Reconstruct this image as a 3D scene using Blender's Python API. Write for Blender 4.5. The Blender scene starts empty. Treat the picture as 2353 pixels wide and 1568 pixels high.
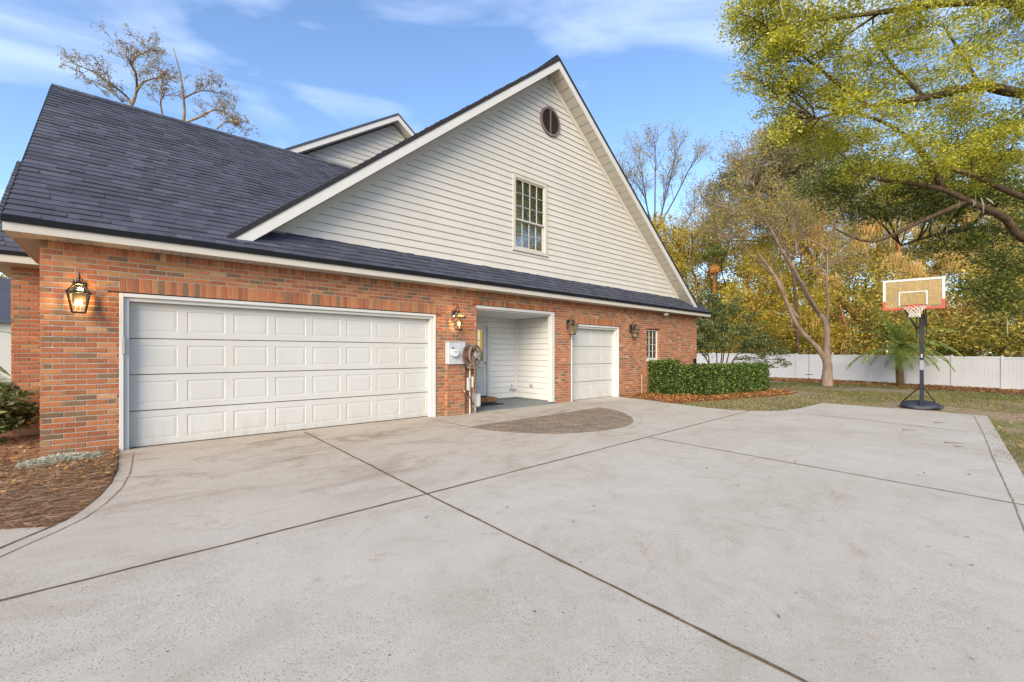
import bpy, math, random
import numpy as np
from mathutils import Vector, Matrix
from mathutils.geometry import tessellate_polygon
random.seed(7); RNG = np.random.default_rng(11)
SC = bpy.context.scene
COL = SC.collection
R = math.radians
# ------------------------------------------------------------------ camera frame (survey of the place)
F, TH, V0, D, CZ, SL = 1002.35, .8499, 813.56, 7.845, 1.3, .019
CT, ST = math.cos(TH), math.sin(TH)
def W(u, v, d):
    """point seen at u,v (source pixels of the survey photo) at depth d"""
    t = (u/1.0625-1176.5)/F; w = -(v/1.0625-V0)/F
    return Vector((d*(CT+t*ST), d*(ST-t*CT)-D, CZ+d*w))
def px(r, d): return r*d/F
# ------------------------------------------------------------------ mesh helpers
class MB:
    def __init__(s): s.v=[]; s.f=[]; s.m=[]
    def face(s, pts, m=0):
        n=len(s.v); s.v.extend([tuple(p) for p in pts]); s.f.append(tuple(range(n,n+len(pts)))); s.m.append(m)
    def mesh(s, vs, fs, m=0):
        n=len(s.v); s.v.extend([tuple(p) for p in vs])
        for f in fs: s.f.append(tuple(i+n for i in f)); s.m.append(m)
    def box(s, a, b, m=0):
        x0,y0,z0=a; x1,y1,z1=b
        if x0>x1:x0,x1=x1,x0
        if y0>y1:y0,y1=y1,y0
        if z0>z1:z0,z1=z1,z0
        s.mesh([(x0,y0,z0),(x1,y0,z0),(x1,y1,z0),(x0,y1,z0),(x0,y0,z1),(x1,y0,z1),(x1,y1,z1),(x0,y1,z1)],
               [(0,3,2,1),(4,5,6,7),(0,1,5,4),(1,2,6,5),(2,3,7,6),(3,0,4,7)], m)
    def bbox(s, a, b, c=.004, m=0):
        """box with chamfered edges"""
        a=Vector(a); b=Vector(b); lo=Vector([min(a[i],b[i]) for i in range(3)]); hi=Vector([max(a[i],b[i]) for i in range(3)])
        c=min(c,*( (hi[i]-lo[i])*.45 for i in range(3)))
        import itertools
        vs=[];idx={}
        for sx,sy,sz in itertools.product((0,1),repeat=3):
            for ax in range(3):
                p=[hi[0] if sx else lo[0],hi[1] if sy else lo[1],hi[2] if sz else lo[2]]
                sg=(sx,sy,sz)
                for k in range(3):
                    if k!=ax: p[k]+= -c if sg[k] else c
                idx[(sx,sy,sz,ax)]=len(vs); vs.append(p)
        fs=[]
        for ax in range(3):
            o=[k for k in range(3) if k!=ax]
            for sd in (0,1):
                q=[]
                for (i,j) in ((0,0),(1,0),(1,1),(0,1)):
                    k=[0,0,0]; k[ax]=sd; k[o[0]]=i; k[o[1]]=j; q.append(idx[(*k,ax)])
                fs.append(tuple(q))
            for i in (0,1):
                for j in (0,1):
                    k0=[0,0,0]; k1=[0,0,0]; k0[o[0]]=k1[o[0]]=i; k0[o[1]]=k1[o[1]]=j; k0[ax]=0;k1[ax]=1
                    fs.append((idx[(*k0,o[0])],idx[(*k1,o[0])],idx[(*k1,o[1])],idx[(*k0,o[1])]))
        for sg in itertools.product((0,1),repeat=3): fs.append(tuple(idx[(*sg,ax)] for ax in range(3)))
        s.mesh(vs,fs,m)
    def beam(s, p0, p1, w, h, up=(0,0,1), m=0):
        p0=Vector(p0);p1=Vector(p1);d=(p1-p0).normalized();up=Vector(up)
        a=d.cross(up)
        if a.length<1e-4: a=d.cross(Vector((1,0,0)))
        a.normalize(); b=a.cross(d).normalized(); a*=w/2; b*=h/2
        vs=[p+q for p in (p0,p1) for q in (-a-b,a-b,a+b,-a+b)]
        s.mesh(vs,[(0,1,2,3),(7,6,5,4),(0,4,5,1),(1,5,6,2),(2,6,7,3),(3,7,4,0)],m)
    def tube(s, pts, rad, n=6, m=0, cap=True):
        pts=[Vector(p) for p in pts]
        if not isinstance(rad,(list,tuple)): rad=[rad]*len(pts)
        N=len(pts); vs=[]; ref=None
        for i,p in enumerate(pts):
            d=(pts[min(i+1,N-1)]-pts[max(i-1,0)])
            d=d.normalized() if d.length>1e-9 else Vector((0,0,1))
            if ref is None: ref=Vector((1,0,0)) if abs(d.x)<.8 else Vector((0,1,0))
            a=d.cross(ref)
            if a.length<1e-4: a=d.orthogonal()
            a.normalize(); b=d.cross(a); ref=-d.cross(a).cross(d) if False else ref
            for k in range(n):
                t=2*math.pi*k/n; vs.append(p+(a*math.cos(t)+b*math.sin(t))*rad[i])
        fs=[(i*n+k,i*n+(k+1)%n,(i+1)*n+(k+1)%n,(i+1)*n+k) for i in range(N-1) for k in range(n)]
        if cap and n>2: fs+= [tuple(range(n-1,-1,-1)),tuple((N-1)*n+k for k in range(n))]
        s.mesh(vs,fs,m)
    def disc(s, c, nrm, r, th, n=32, m=0):
        c=Vector(c);nrm=Vector(nrm).normalized(); s.tube([c-nrm*th/2,c+nrm*th/2],r,n,m)
    def ring(s, c, nrm, r0, r1, th, n=32, m=0):
        c=Vector(c);nrm=Vector(nrm).normalized(); a=nrm.orthogonal().normalized(); b=nrm.cross(a); vs=[]
        for k in range(n):
            t=2*math.pi*k/n; e=a*math.cos(t)+b*math.sin(t)
            vs+=[c+e*r0-nrm*th/2,c+e*r1-nrm*th/2,c+e*r1+nrm*th/2,c+e*r0+nrm*th/2]
        fs=[]
        for k in range(n):
            q=(k+1)%n
            for j in range(4): fs.append((k*4+j,k*4+(j+1)%4,q*4+(j+1)%4,q*4+j))
        s.mesh(vs,fs,m)
    def torus(s, c, nrm, R0, r, n=32, k=8, m=0):
        c=Vector(c);nrm=Vector(nrm).normalized(); a=nrm.orthogonal().normalized(); b=nrm.cross(a); vs=[]
        for i in range(n):
            t=2*math.pi*i/n; e=a*math.cos(t)+b*math.sin(t)
            for j in range(k):
                q=2*math.pi*j/k; vs.append(c+e*(R0+r*math.cos(q))+nrm*r*math.sin(q))
        s.mesh(vs,[(i*k+j,((i+1)%n)*k+j,((i+1)%n)*k+(j+1)%k,i*k+(j+1)%k) for i in range(n) for j in range(k)],m)
    def prism(s, poly, z0, z1, m=0):
        """poly list of (x,y); z0,z1 functions or numbers"""
        g=lambda z,p: z(*p) if callable(z) else z
        n=len(poly); lo=[(x,y,g(z0,(x,y))) for x,y in poly]; hi=[(x,y,g(z1,(x,y))) for x,y in poly]
        tri=tessellate_polygon([[Vector(p) for p in hi]])
        ar=sum(poly[i][0]*poly[(i+1)%n][1]-poly[(i+1)%n][0]*poly[i][1] for i in range(n))
        fs=[]
        for t in tri:
            a,b,c=t; p=[poly[k] for k in t]
            cr=(p[1][0]-p[0][0])*(p[2][1]-p[0][1])-(p[2][0]-p[0][0])*(p[1][1]-p[0][1])
            t=(a,b,c) if cr>0 else (a,c,b)
            fs.append(tuple(i+n for i in t)); fs.append(tuple(reversed(t)))
        for i in range(n):
            j=(i+1)%n; fs.append((i,j,j+n,i+n) if ar>0 else (j,i,i+n,j+n))
        s.mesh(lo+hi,fs,m)
    def build(s, name, mats, parent=None, smooth=False):
        me=bpy.data.meshes.new(name); me.from_pydata(s.v,[],s.f)
        if not isinstance(mats,(list,tuple)): mats=[mats]
        for k in mats: me.materials.append(k)
        me.polygons.foreach_set('material_index',s.m)
        if smooth: me.polygons.foreach_set('use_smooth',[True]*len(s.f))
        me.update(); return link(name,me,parent)
def link(name, me, parent=None):
    o=bpy.data.objects.new(name,me); COL.objects.link(o)
    if parent is not None: par(o,parent)
    return o
ROOTLOC={}
def par(o,p):
    o.parent=p; L=ROOTLOC.get(p.name)
    if L is not None: o.matrix_parent_inverse=Matrix.Translation(-L)
def thing(name,label,cat,loc=(0,0,0),group=None):
    o=bpy.data.objects.new(name,None); COL.objects.link(o); o.location=loc; ROOTLOC[o.name]=Vector(loc)
    o.empty_display_size=.2
    return tag(o,label,cat,group)
def tag(o,label=None,cat=None,group=None,kind=None):
    if label:o['label']=label
    if cat:o['category']=cat
    if group:o['group']=group
    if kind:o['kind']=kind
    return o
def children(o): return [c for c in bpy.data.objects if c.parent==o]
def dup(root,loc,rz,label,group):
    def rec(o,p):
        c=o.copy(); COL.objects.link(c)
        if p: c.parent=p
        for ch in children(o): rec(ch,c)
        return c
    r=rec(root,None); r.location=loc; r.rotation_euler=(0,0,rz); tag(r,label,None,group); return r
def quads(name, V, mat, parent=None, nv=4):
    """V: (N,nv,3) numpy array of faces"""
    N=len(V); me=bpy.data.meshes.new(name)
    me.vertices.add(N*nv); me.vertices.foreach_set('co',V.astype(np.float32).ravel())
    me.loops.add(N*nv); me.loops.foreach_set('vertex_index',np.arange(N*nv,dtype=np.int32))
    me.polygons.add(N); me.polygons.foreach_set('loop_start',np.arange(0,N*nv,nv,dtype=np.int32))
    try: me.polygons.foreach_set('loop_total',np.full(N,nv,dtype=np.int32))
    except Exception: pass
    me.materials.append(mat); me.update(calc_edges=True); me.validate()
    return link(name,me,parent)
# ------------------------------------------------------------------ materials
class NT:
    def __init__(s,name):
        s.mat=bpy.data.materials.new(name); s.mat.use_nodes=True; s.t=s.mat.node_tree; s.t.nodes.clear()
        s.out=s.t.nodes.new('ShaderNodeOutputMaterial')
    def n(s,typ,ins=None,**kw):
        nd=s.t.nodes.new(typ)
        for k,v in kw.items(): setattr(nd,k,v)
        for k,v in (ins or {}).items():
            if isinstance(v,bpy.types.NodeSocket): s.t.links.new(v,nd.inputs[k])
            else: nd.inputs[k].default_value=v
        return nd
    def co(s): return s.n('ShaderNodeTexCoord').outputs['Object']
    def noise(s,scale,detail=4,rough=.6,vec=None,dist=0):
        return s.n('ShaderNodeTexNoise',{'Vector':vec if vec is not None else s.co(),'Scale':scale,'Detail':detail,'Roughness':rough,'Distortion':dist}).outputs['Fac']
    def ramp(s,fac,stops,interp='LINEAR'):
        nd=s.n('ShaderNodeValToRGB',{'Fac':fac}); cr=nd.color_ramp; cr.interpolation=interp
        while len(cr.elements)<len(stops): cr.elements.new(.5)
        for e,(p,c) in zip(cr.elements,stops):
            e.position=p; e.color=(*c,1) if len(c)==3 else c
        return nd.outputs['Color']
    def mix(s,f,a,b,mode='MIX'):
        nd=s.n('ShaderNodeMix',data_type='RGBA',blend_type=mode)
        for k,v in ((0,f),(6,a),(7,b)):
            if isinstance(v,bpy.types.NodeSocket): s.t.links.new(v,nd.inputs[k])
            else: nd.inputs[k].default_value=(*v,1) if isinstance(v,(tuple,list)) and len(v)==3 else v
        return nd.outputs[2]
    def math(s,op,a,b=0,clamp=False):
        nd=s.n('ShaderNodeMath',{0:a,1:b},operation=op); nd.use_clamp=clamp; return nd.outputs[0]
    def island(s): return s.n('ShaderNodeNewGeometry').outputs['Random Per Island']
    def bump(s,h,st=.3,dist=.01):
        return s.n('ShaderNodeBump',{'Height':h,'Strength':st,'Distance':dist}).outputs['Normal']
    def bsdf(s,color,rough=.8,spec=.3,normal=None,metal=0,**ex):
        nd=s.n('ShaderNodeBsdfPrincipled')
        def st(k,v):
            if isinstance(v,bpy.types.NodeSocket): s.t.links.new(v,nd.inputs[k])
            else: nd.inputs[k].default_value=(*v,1) if isinstance(v,(tuple,list)) and len(v)==3 and 'Color' in k else v
        st('Base Color',color); st('Roughness',rough); st('Specular IOR Level',spec); st('Metallic',metal)
        if normal is not None: st('Normal',normal)
        for k,v in ex.items(): st(k.replace('_',' '),v)
        s.t.links.new(nd.outputs[0],s.out.inputs[0]); return nd
def simple(name,c,rough=.6,spec=.3,metal=0,var=.08,sc=3,bump=0):
    t=NT(name); n=t.noise(sc,5,.65)
    lo=tuple(x*(1-var) for x in c); hi=tuple(min(1,x*(1+var)) for x in c)
    col=t.ramp(n,[(.3,lo),(.7,hi)])
    t.bsdf(col,rough,spec,t.bump(t.noise(sc*40,3),bump,.004) if bump else None,metal); return t.mat
M={}
def m_brick():
    t=NT('red_brick'); isl=t.island()
    base=t.ramp(isl,[(0,(.36,.105,.048)),(.14,(.46,.145,.062)),(.27,(.38,.10,.048)),(.40,(.50,.20,.095)),(.50,(.28,.075,.038)),(.60,(.47,.16,.07)),(.70,(.40,.115,.06)),(.78,(.17,.105,.07)),(.85,(.40,.21,.10)),(.91,(.125,.085,.062)),(.95,(.30,.15,.08)),(.98,(.56,.31,.18))],'CONSTANT')
    base=t.mix(1.0,base,(.93,.97,.86),'MULTIPLY'); n=t.noise(22,5,.7); base=t.mix(.55,base,t.ramp(n,[(.28,(.35,.3,.28)),(.5,(.72,.68,.64)),(.75,(1.25,1.1,1.0))]),'MULTIPLY')
    st=t.noise(60,3,.7); base=t.mix(t.ramp(st,[(.6,(0,0,0)),(.72,(1,1,1))]),base,(.50,.34,.24))
    big=t.noise(.9,4,.6); base=t.mix(t.math('MULTIPLY',big,.45),base,(.40,.21,.12))
    z=t.n('ShaderNodeSeparateXYZ',{0:t.co()}).outputs['Z']; lo=t.n('ShaderNodeMapRange',{'Value':z,'From Min':-.03,'From Max':.32,'To Min':1.0,'To Max':0.0}).outputs[0]
    base=t.mix(t.math('MULTIPLY',t.math('MULTIPLY',lo,t.ramp(t.noise(3.5,5,.7),[(.35,(0,0,0)),(.6,(1,1,1))])),.6),base,(.16,.13,.075))
    t.bsdf(base,.88,.2,t.bump(t.noise(90,4),.7,.005)); return t.mat
def m_shingle():
    t=NT('asphalt_shingle'); isl=t.island()
    base=t.ramp(isl,[(0,(.040,.043,.060)),(.25,(.047,.051,.072)),(.6,(.054,.058,.082)),(.88,(.061,.066,.092)),(1,(.074,.079,.106))])
    g=t.noise(260,3,.8); base=t.mix(.8,base,t.ramp(g,[(.3,(.55,.55,.55)),(.7,(1.45,1.45,1.45))]),'MULTIPLY')
    b=t.noise(.8,4,.6); base=t.mix(.5,base,t.ramp(b,[(.3,(.75,.77,.8)),(.7,(1.2,1.18,1.15))]),'MULTIPLY')
    t.bsdf(base,.82,.35,t.bump(t.noise(300,3),.6,.004)); return t.mat
def m_concrete(name='concrete'):
    t=NT(name); co=t.co()
    a=t.noise(.5,8,.62,co,.6); base=t.ramp(a,[(.25,(.365,.33,.28)),(.45,(.42,.387,.338)),(.6,(.45,.422,.378)),(.8,(.475,.45,.412))])
    b=t.noise(2.2,7,.72,co,1.4); base=t.mix(.6,base,t.ramp(b,[(.3,(.80,.77,.72)),(.5,(1,1,1)),(.7,(1.08,1.08,1.08))]),'MULTIPLY')
    sp=t.n('ShaderNodeSeparateXYZ',{0:co}); near=t.n('ShaderNodeMapRange',{'Value':sp.outputs['Y'],'From Min':-5.0,'From Max':-.8,'To Min':0.0,'To Max':1.0}).outputs[0]
    far=t.n('ShaderNodeMapRange',{'Value':sp.outputs['X'],'From Min':5,'From Max':10,'To Min':1.0,'To Max':.35}).outputs[0]
    base=t.mix(t.math('MULTIPLY',t.math('MULTIPLY',near,far),.55),base,(.385,.315,.24))
    stn=t.n('ShaderNodeMapping',{'Vector':co,'Scale':(.45,1,1),'Rotation':(0,0,.5)}).outputs[0]
    s1=t.noise(1.7,8,.78,stn,.8); m1=t.math('MULTIPLY',t.ramp(s1,[(.50,(0,0,0)),(.66,(1,1,1))]),t.math('ADD',t.math('MULTIPLY',t.math('MULTIPLY',near,far),.8),.12))
    base=t.mix(m1,base,(.215,.155,.105))
    s2=t.noise(.9,7,.8,co,2.0); base=t.mix(t.math('MULTIPLY',t.ramp(s2,[(.60,(0,0,0)),(.68,(1,1,1))]),.5),base,(.30,.21,.14))
    # exposed aggregate: pale chips and dark pits where the cream has worn off
    wear=t.ramp(t.noise(1.6,6,.75,stn,1.0),[(.40,(.15,.15,.15)),(.58,(1,1,1))])
    v=t.n('ShaderNodeTexVoronoi',{'Vector':co,'Scale':90}); sel=t.ramp(t.n('ShaderNodeSeparateColor',{0:v.outputs['Color']}).outputs[0],[(.55,(0,0,0)),(.6,(1,1,1))],'LINEAR')
    chip=t.math('MULTIPLY',t.math('MULTIPLY',t.ramp(v.outputs['Distance'],[(.25,(1,1,1)),(.42,(0,0,0))]),sel),wear); base=t.mix(t.math('MULTIPLY',chip,.4),base,(.62,.61,.58))
    v2=t.n('ShaderNodeTexVoronoi',{'Vector':co,'Scale':70}); sel2=t.ramp(t.n('ShaderNodeSeparateColor',{0:v2.outputs['Color']}).outputs[1],[(.62,(0,0,0)),(.68,(1,1,1))])
    pit=t.math('MULTIPLY',t.math('MULTIPLY',t.ramp(v2.outputs['Distance'],[(.2,(1,1,1)),(.38,(0,0,0))]),sel2),wear); base=t.mix(t.math('MULTIPLY',pit,.5),base,(.12,.095,.07))
    v3=t.n('ShaderNodeTexVoronoi',{'Vector':co,'Scale':13}); sel3=t.ramp(t.n('ShaderNodeSeparateColor',{0:v3.outputs['Color']}).outputs[1],[(.86,(0,0,0)),(.9,(1,1,1))])
    pit3=t.math('MULTIPLY',t.math('MULTIPLY',t.ramp(v3.outputs['Distance'],[(.07,(1,1,1)),(.13,(0,0,0))]),sel3),wear); base=t.mix(t.math('MULTIPLY',pit3,.8),base,(.10,.08,.06))
    g=t.noise(120,5,.85,co); base=t.mix(.8,base,t.ramp(g,[(.3,(.68,.67,.65)),(.5,(1,1,1)),(.7,(1.2,1.2,1.2))]),'MULTIPLY')
    t.bsdf(base,.88,.2,t.bump(t.math('SUBTRACT',g,pit),.45,.005)); return t.mat
def m_leaf(name,c0,c1,c2,c3,trans=.35,rough=.5,clump=.9):
    t=NT(name); isl=t.island(); col=t.ramp(isl,[(0,c0),(.35,c1),(.7,c2),(1,c3)])
    n=t.noise(clump,3,.6); col=t.mix(.55,col,t.ramp(n,[(.35,(.62,.66,.6)),(.65,(1.25,1.2,1.1))]),'MULTIPLY')
    p=t.bsdf(col,rough,.35); tr=t.n('ShaderNodeBsdfTranslucent',{'Color':col})
    mx=t.n('ShaderNodeMixShader',{0:trans,1:p.outputs[0],2:tr.outputs[0]}); t.t.links.new(mx.outputs[0],t.out.inputs[0]); return t.mat
def m_bark(name,c0,c1,sc=14):
    t=NT(name); mp=t.n('ShaderNodeMapping',{'Vector':t.co(),'Scale':(1,1,.25)}).outputs[0]
    n=t.noise(sc,6,.7,mp); col=t.ramp(n,[(.3,c0),(.7,c1)]); b=t.noise(2,3); col=t.mix(.5,col,t.ramp(b,[(.35,(.6,.6,.6)),(.65,(1.3,1.25,1.2))]),'MULTIPLY')
    t.bsdf(col,.92,.15,t.bump(n,.8,.03)); return t.mat
def m_ground():
    t=NT('lawn'); co=t.co(); n=t.noise(.35,7,.65,co,.8); f=t.noise(9,6,.75,co)
    g=t.ramp(f,[(.3,(.10,.115,.035)),(.5,(.19,.185,.07)),(.7,(.30,.26,.12))])
    d=t.ramp(t.noise(14,6,.8,co),[(.3,(.16,.115,.075)),(.5,(.31,.235,.16)),(.7,(.50,.42,.32))])
    base=t.mix(t.ramp(n,[(.42,(0,0,0)),(.56,(1,1,1))]),g,d)
    l=t.n('ShaderNodeTexVoronoi',{'Vector':co,'Scale':14}); lm=t.math('MULTIPLY',t.ramp(l.outputs['Distance'],[(.2,(1,1,1)),(.3,(0,0,0))]),t.ramp(t.noise(.8,4,.6,co),[(.45,(0,0,0)),(.6,(1,1,1))]))
    base=t.mix(t.math('MULTIPLY',lm,.7),base,(.36,.19,.08))
    t.bsdf(base,.95,.1,t.bump(t.noise(30,5,.8,co),.8,.03)); return t.mat
def m_mulch(name,c0,c1,c2):
    t=NT(name); co=t.co(); mp=t.n('ShaderNodeMapping',{'Vector':co,'Scale':(1,2.4,1),'Rotation':(0,0,.5)}).outputs[0]
    n=t.noise(26,6,.8,mp,1.0); base=t.ramp(n,[(.3,c0),(.5,c1),(.7,c2)])
    t.bsdf(base,.95,.1,t.bump(n,1,.03)); return t.mat
def m_paver():
    t=NT('brown_paver'); co=t.co(); mp=t.n('ShaderNodeMapping',{'Vector':co,'Rotation':(0,0,.78)}).outputs[0]
    b=t.n('ShaderNodeTexBrick',{'Vector':mp,'Color1':(.19,.15,.12,1),'Color2':(.28,.225,.17,1),'Mortar':(.13,.10,.08,1),'Scale':1,'Mortar Size':.006,'Brick Width':.22,'Row Height':.11,'Bias':0.0})
    n=t.noise(4,5,.7,co); col=t.mix(.7,b.outputs['Color'],t.ramp(n,[(.3,(.65,.62,.6)),(.7,(1.35,1.3,1.25))]),'MULTIPLY')
    g=t.noise(120,3,.8,co); col=t.mix(.5,col,t.ramp(g,[(.3,(.7,.7,.7)),(.7,(1.25,1.25,1.25))]),'MULTIPLY')
    t.bsdf(col,.9,.15,t.bump(b.outputs['Fac'],-.5,.004)); return t.mat
def m_siding(name,c):
    t=NT(name); co=t.co(); n=t.noise(1.1,5,.6,co); mp=t.n('ShaderNodeMapping',{'Vector':co,'Scale':(1,1,14)}).outputs[0]
    g=t.noise(9,4,.6,mp); col=t.ramp(n,[(.3,tuple(x*.93 for x in c)),(.7,tuple(x*1.03 for x in c))]); col=t.mix(.25,col,t.ramp(g,[(.3,(.85,.84,.82)),(.7,(1.05,1.05,1.05))]),'MULTIPLY')
    t.bsdf(col,.6,.3,t.bump(g,.25,.003)); return t.mat
def m_glass(name,tint=(.9,.95,.95),f=.5):
    t=NT(name); gl=t.n('ShaderNodeBsdfGlossy',{'Color':(*tint,1),'Roughness':.02}); tr=t.n('ShaderNodeBsdfTransparent',{'Color':(*tint,1)})
    fr=t.n('ShaderNodeFresnel',{'IOR':1.5}).outputs[0]; fac=t.math('ADD',fr,f,True)
    mx=t.n('ShaderNodeMixShader',{0:fac,1:tr.outputs[0],2:gl.outputs[0]}); t.t.links.new(mx.outputs[0],t.out.inputs[0]); return t.mat
def m_emit(name,c,s):
    t=NT(name); e=t.n('ShaderNodeEmission',{'Color':(*c,1),'Strength':s}); t.t.links.new(e.outputs[0],t.out.inputs[0]); return t.mat
M['brick']=m_brick(); M['shingle']=m_shingle(); M['concrete']=m_concrete()
M['mortar']=simple('mortar',(.36,.33,.275),.95,.1,var=.15,sc=8,bump=.3)
M['siding']=m_siding('cream_siding',(.515,.492,.455)); M['trim']=simple('cream_trim',(.45,.42,.37),.5,var=.05); M['white']=simple('white_paint',(.52,.515,.50),.45,var=.04,sc=2)
M['porch']=m_siding('white_siding',(.62,.62,.61)); 
def m_door():
    t=NT('door_white'); co=t.co(); n=t.noise(1.4,6,.65,co); col=t.ramp(n,[(.3,(.475,.465,.44)),(.7,(.515,.508,.49))])
    z=t.n('ShaderNodeSeparateXYZ',{0:co}).outputs['Z']; lo=t.n('ShaderNodeMapRange',{'Value':z,'From Min':0,'From Max':.38,'To Min':1.0,'To Max':0.0}).outputs[0]
    mp=t.n('ShaderNodeMapping',{'Vector':co,'Scale':(1,1,.18)}).outputs[0]; d=t.ramp(t.noise(9,6,.75,mp),[(.42,(0,0,0)),(.7,(1,1,1))])
    col=t.mix(t.math('MULTIPLY',t.math('MULTIPLY',d,lo),.5),col,(.36,.31,.24)); col=t.mix(t.math('MULTIPLY',d,.10),col,(.38,.34,.28))
    t.bsdf(col,.42,.3,t.bump(t.noise(40,3,.6,mp),.06,.003)); return t.mat
M['door']=m_door()
M['soffit']=simple('soffit_vinyl',(.44,.41,.36),.55,var=.05); M['drip']=simple('black_drip_edge',(.009,.010,.013),.8,.12); M['edge']=simple('shingle_edge',(.030,.026,.028),.9,.15,var=.3,sc=20)
M['blackmetal']=simple('black_metal',(.012,.012,.012),.4,.5,var=.3,sc=20); M['bronze']=simple('aged_bronze',(.012,.011,.010),.4,.5,var=.4,sc=20)
M['dark']=simple('dark_void',(.012,.012,.012),.9,.1); M['vent']=simple('brown_vent',(.15,.12,.11),.6)
M['glass']=m_glass('window_glass',(.95,.97,.97),.25); M['lglass']=m_glass('lantern_glass',(.96,.93,.86),.0)
M['blind']=simple('window_blind',(.75,.72,.62),.7); M['joint']=simple('joint_dirt',(.13,.095,.062),.95,.1,var=.5,sc=14)
M['joint2']=simple('tooled_groove',(.25,.19,.13),.95,.1,var=.5,sc=9)
M['lap']=simple('lap_shadow',(.26,.235,.19),.9); M['paver']=m_paver(); M['ground']=m_ground()  # M['lap']: dark tone for the shadow line painted under each siding lap
M['straw']=m_mulch('pine_straw',(.07,.038,.02),(.20,.105,.055),(.36,.21,.12)); M['mulch2']=m_mulch('leafy_mulch',(.10,.05,.02),(.27,.13,.05),(.48,.26,.10))
M['meter']=simple('grey_steel',(.42,.44,.47),.5,.4,var=.06,sc=8); M['pvc']=simple('pale_pvc',(.52,.49,.44),.5,var=.15,sc=6); M['greyp']=simple('grey_plastic',(.36,.35,.32),.6,var=.15)
M['taupe']=simple('taupe_plastic',(.20,.155,.12),.55,var=.2,sc=10); M['rust']=simple('rusty_red_hose',(.12,.04,.025),.7,var=.3); M['mat']=simple('black_rubber',(.02,.02,.02),.9,var=.4,sc=40,bump=.6)
M['porchfloor']=simple('grey_floor_paint',(.155,.17,.17),.5,.35,var=.1,sc=3); M['copper']=simple('weathered_copper',(.45,.27,.17),.5,metal=.2)
M['vinyl']=simple('fence_vinyl',(.48,.485,.51),.5,var=.05,sc=.8); M['navy']=simple('navy_steel',(.006,.009,.022),.35,.5,var=.4,sc=12); M['basep']=simple('grey_blue_plastic',(.026,.031,.048),.55,var=.25,sc=6)
M['net']=simple('net_cord',(.6,.55,.48),.8); M['red']=simple('faded_red',(.36,.045,.028),.5,var=.25,sc=10); M['silver']=simple('silver_frame',(.36,.36,.36),.4,.5,var=.12,sc=8)
M['sticker']=simple('silver_sticker',(.22,.23,.26),.4); M['brass']=simple('brass',(.35,.25,.1),.35,metal=.8)
M['flame']=m_emit('bulb_glow',(1,.62,.22),14); M['candle']=simple('candle_sleeve',(.5,.45,.36),.6); M['glowpanel']=m_emit('amber_glow',(.75,.42,.05),.75)
M['oakleaf']=m_leaf('oak_leaf',(.17,.20,.025),(.33,.35,.035),(.54,.51,.055),(.80,.71,.12),.5)
M['oakdark']=m_leaf('oak_leaf_deep_shade',(.05,.08,.025),(.12,.16,.04),(.23,.26,.06),(.42,.40,.10),.4)  # deep green leaf, darkened to paint the shaded mass of the oak
M['gold']=m_leaf('sunlit_gold_leaf',(.28,.25,.03),(.48,.39,.045),(.66,.51,.08),(.80,.62,.14),.5)  # golden low sunlight is put into this leaf colour
M['goldgreen']=m_leaf('sunlit_green_leaf',(.13,.14,.03),(.32,.29,.05),(.56,.43,.07),(.82,.58,.15),.55)  # green leaf with warm sunlight painted into its lighter tones
M['woodleaf']=m_leaf('wood_leaf',(.07,.085,.02),(.27,.25,.045),(.60,.47,.08),(.90,.68,.20),.55,.6,.35); M['greytwig']=m_leaf('grey_olive_leaf',(.09,.09,.05),(.16,.15,.08),(.24,.21,.11),(.38,.28,.12),.35)  # wood leaf colour carries the golden sunlight on the far trees
M['holly']=m_leaf('glossy_green_leaf',(.045,.07,.025),(.10,.14,.045),(.19,.23,.075),(.38,.38,.16),.4,.35,2)
M['hedge']=m_leaf('hedge_leaf',(.025,.045,.012),(.065,.11,.022),(.13,.20,.04),(.28,.36,.09),.35,.35,3)
M['palmleaf']=m_leaf('palm_leaf',(.16,.24,.05),(.28,.38,.08),(.42,.50,.12),(.62,.60,.22),.45,.45,1)
M['brownleaf']=m_leaf('sparse_brown_leaf',(.10,.07,.03),(.22,.15,.05),(.34,.25,.08),(.48,.38,.14),.4); M['moss']=m_leaf('sunlit_spanish_moss',(.42,.30,.13),(.58,.41,.17),(.74,.52,.22),(.86,.64,.30),.55,.9,.6)  # hanging moss colour has golden sunlight painted in
M['greymoss']=m_leaf('grey_moss',(.22,.21,.17),(.32,.31,.25),(.42,.40,.32),(.52,.49,.38),.4,.9)
M['grass']=m_leaf('grass_blade',(.06,.085,.02),(.11,.135,.035),(.2,.19,.07),(.32,.27,.12),.3,.7,.8)
M['litter']=m_leaf('dry_leaf',(.12,.05,.02),(.30,.12,.04),(.48,.22,.07),(.62,.38,.14),.15,.8,1)
M['needle']=m_leaf('straw_needle',(.10,.05,.025),(.26,.14,.075),(.40,.25,.15),(.56,.42,.29),.1,.8,1)
M['bark']=m_bark('oak_bark',(.035,.024,.017),(.13,.09,.06)); M['pale_bark']=m_bark('smooth_pale_bark',(.20,.14,.105),(.36,.27,.21),5); M['palmbark']=m_bark('palm_boots',(.07,.045,.025),(.30,.19,.10),30)
M['barkL']=m_bark('sunlit_bark',(.12,.085,.05),(.34,.25,.15)); M['redbark']=m_bark('warm_bark',(.10,.045,.022),(.30,.15,.075))
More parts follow.
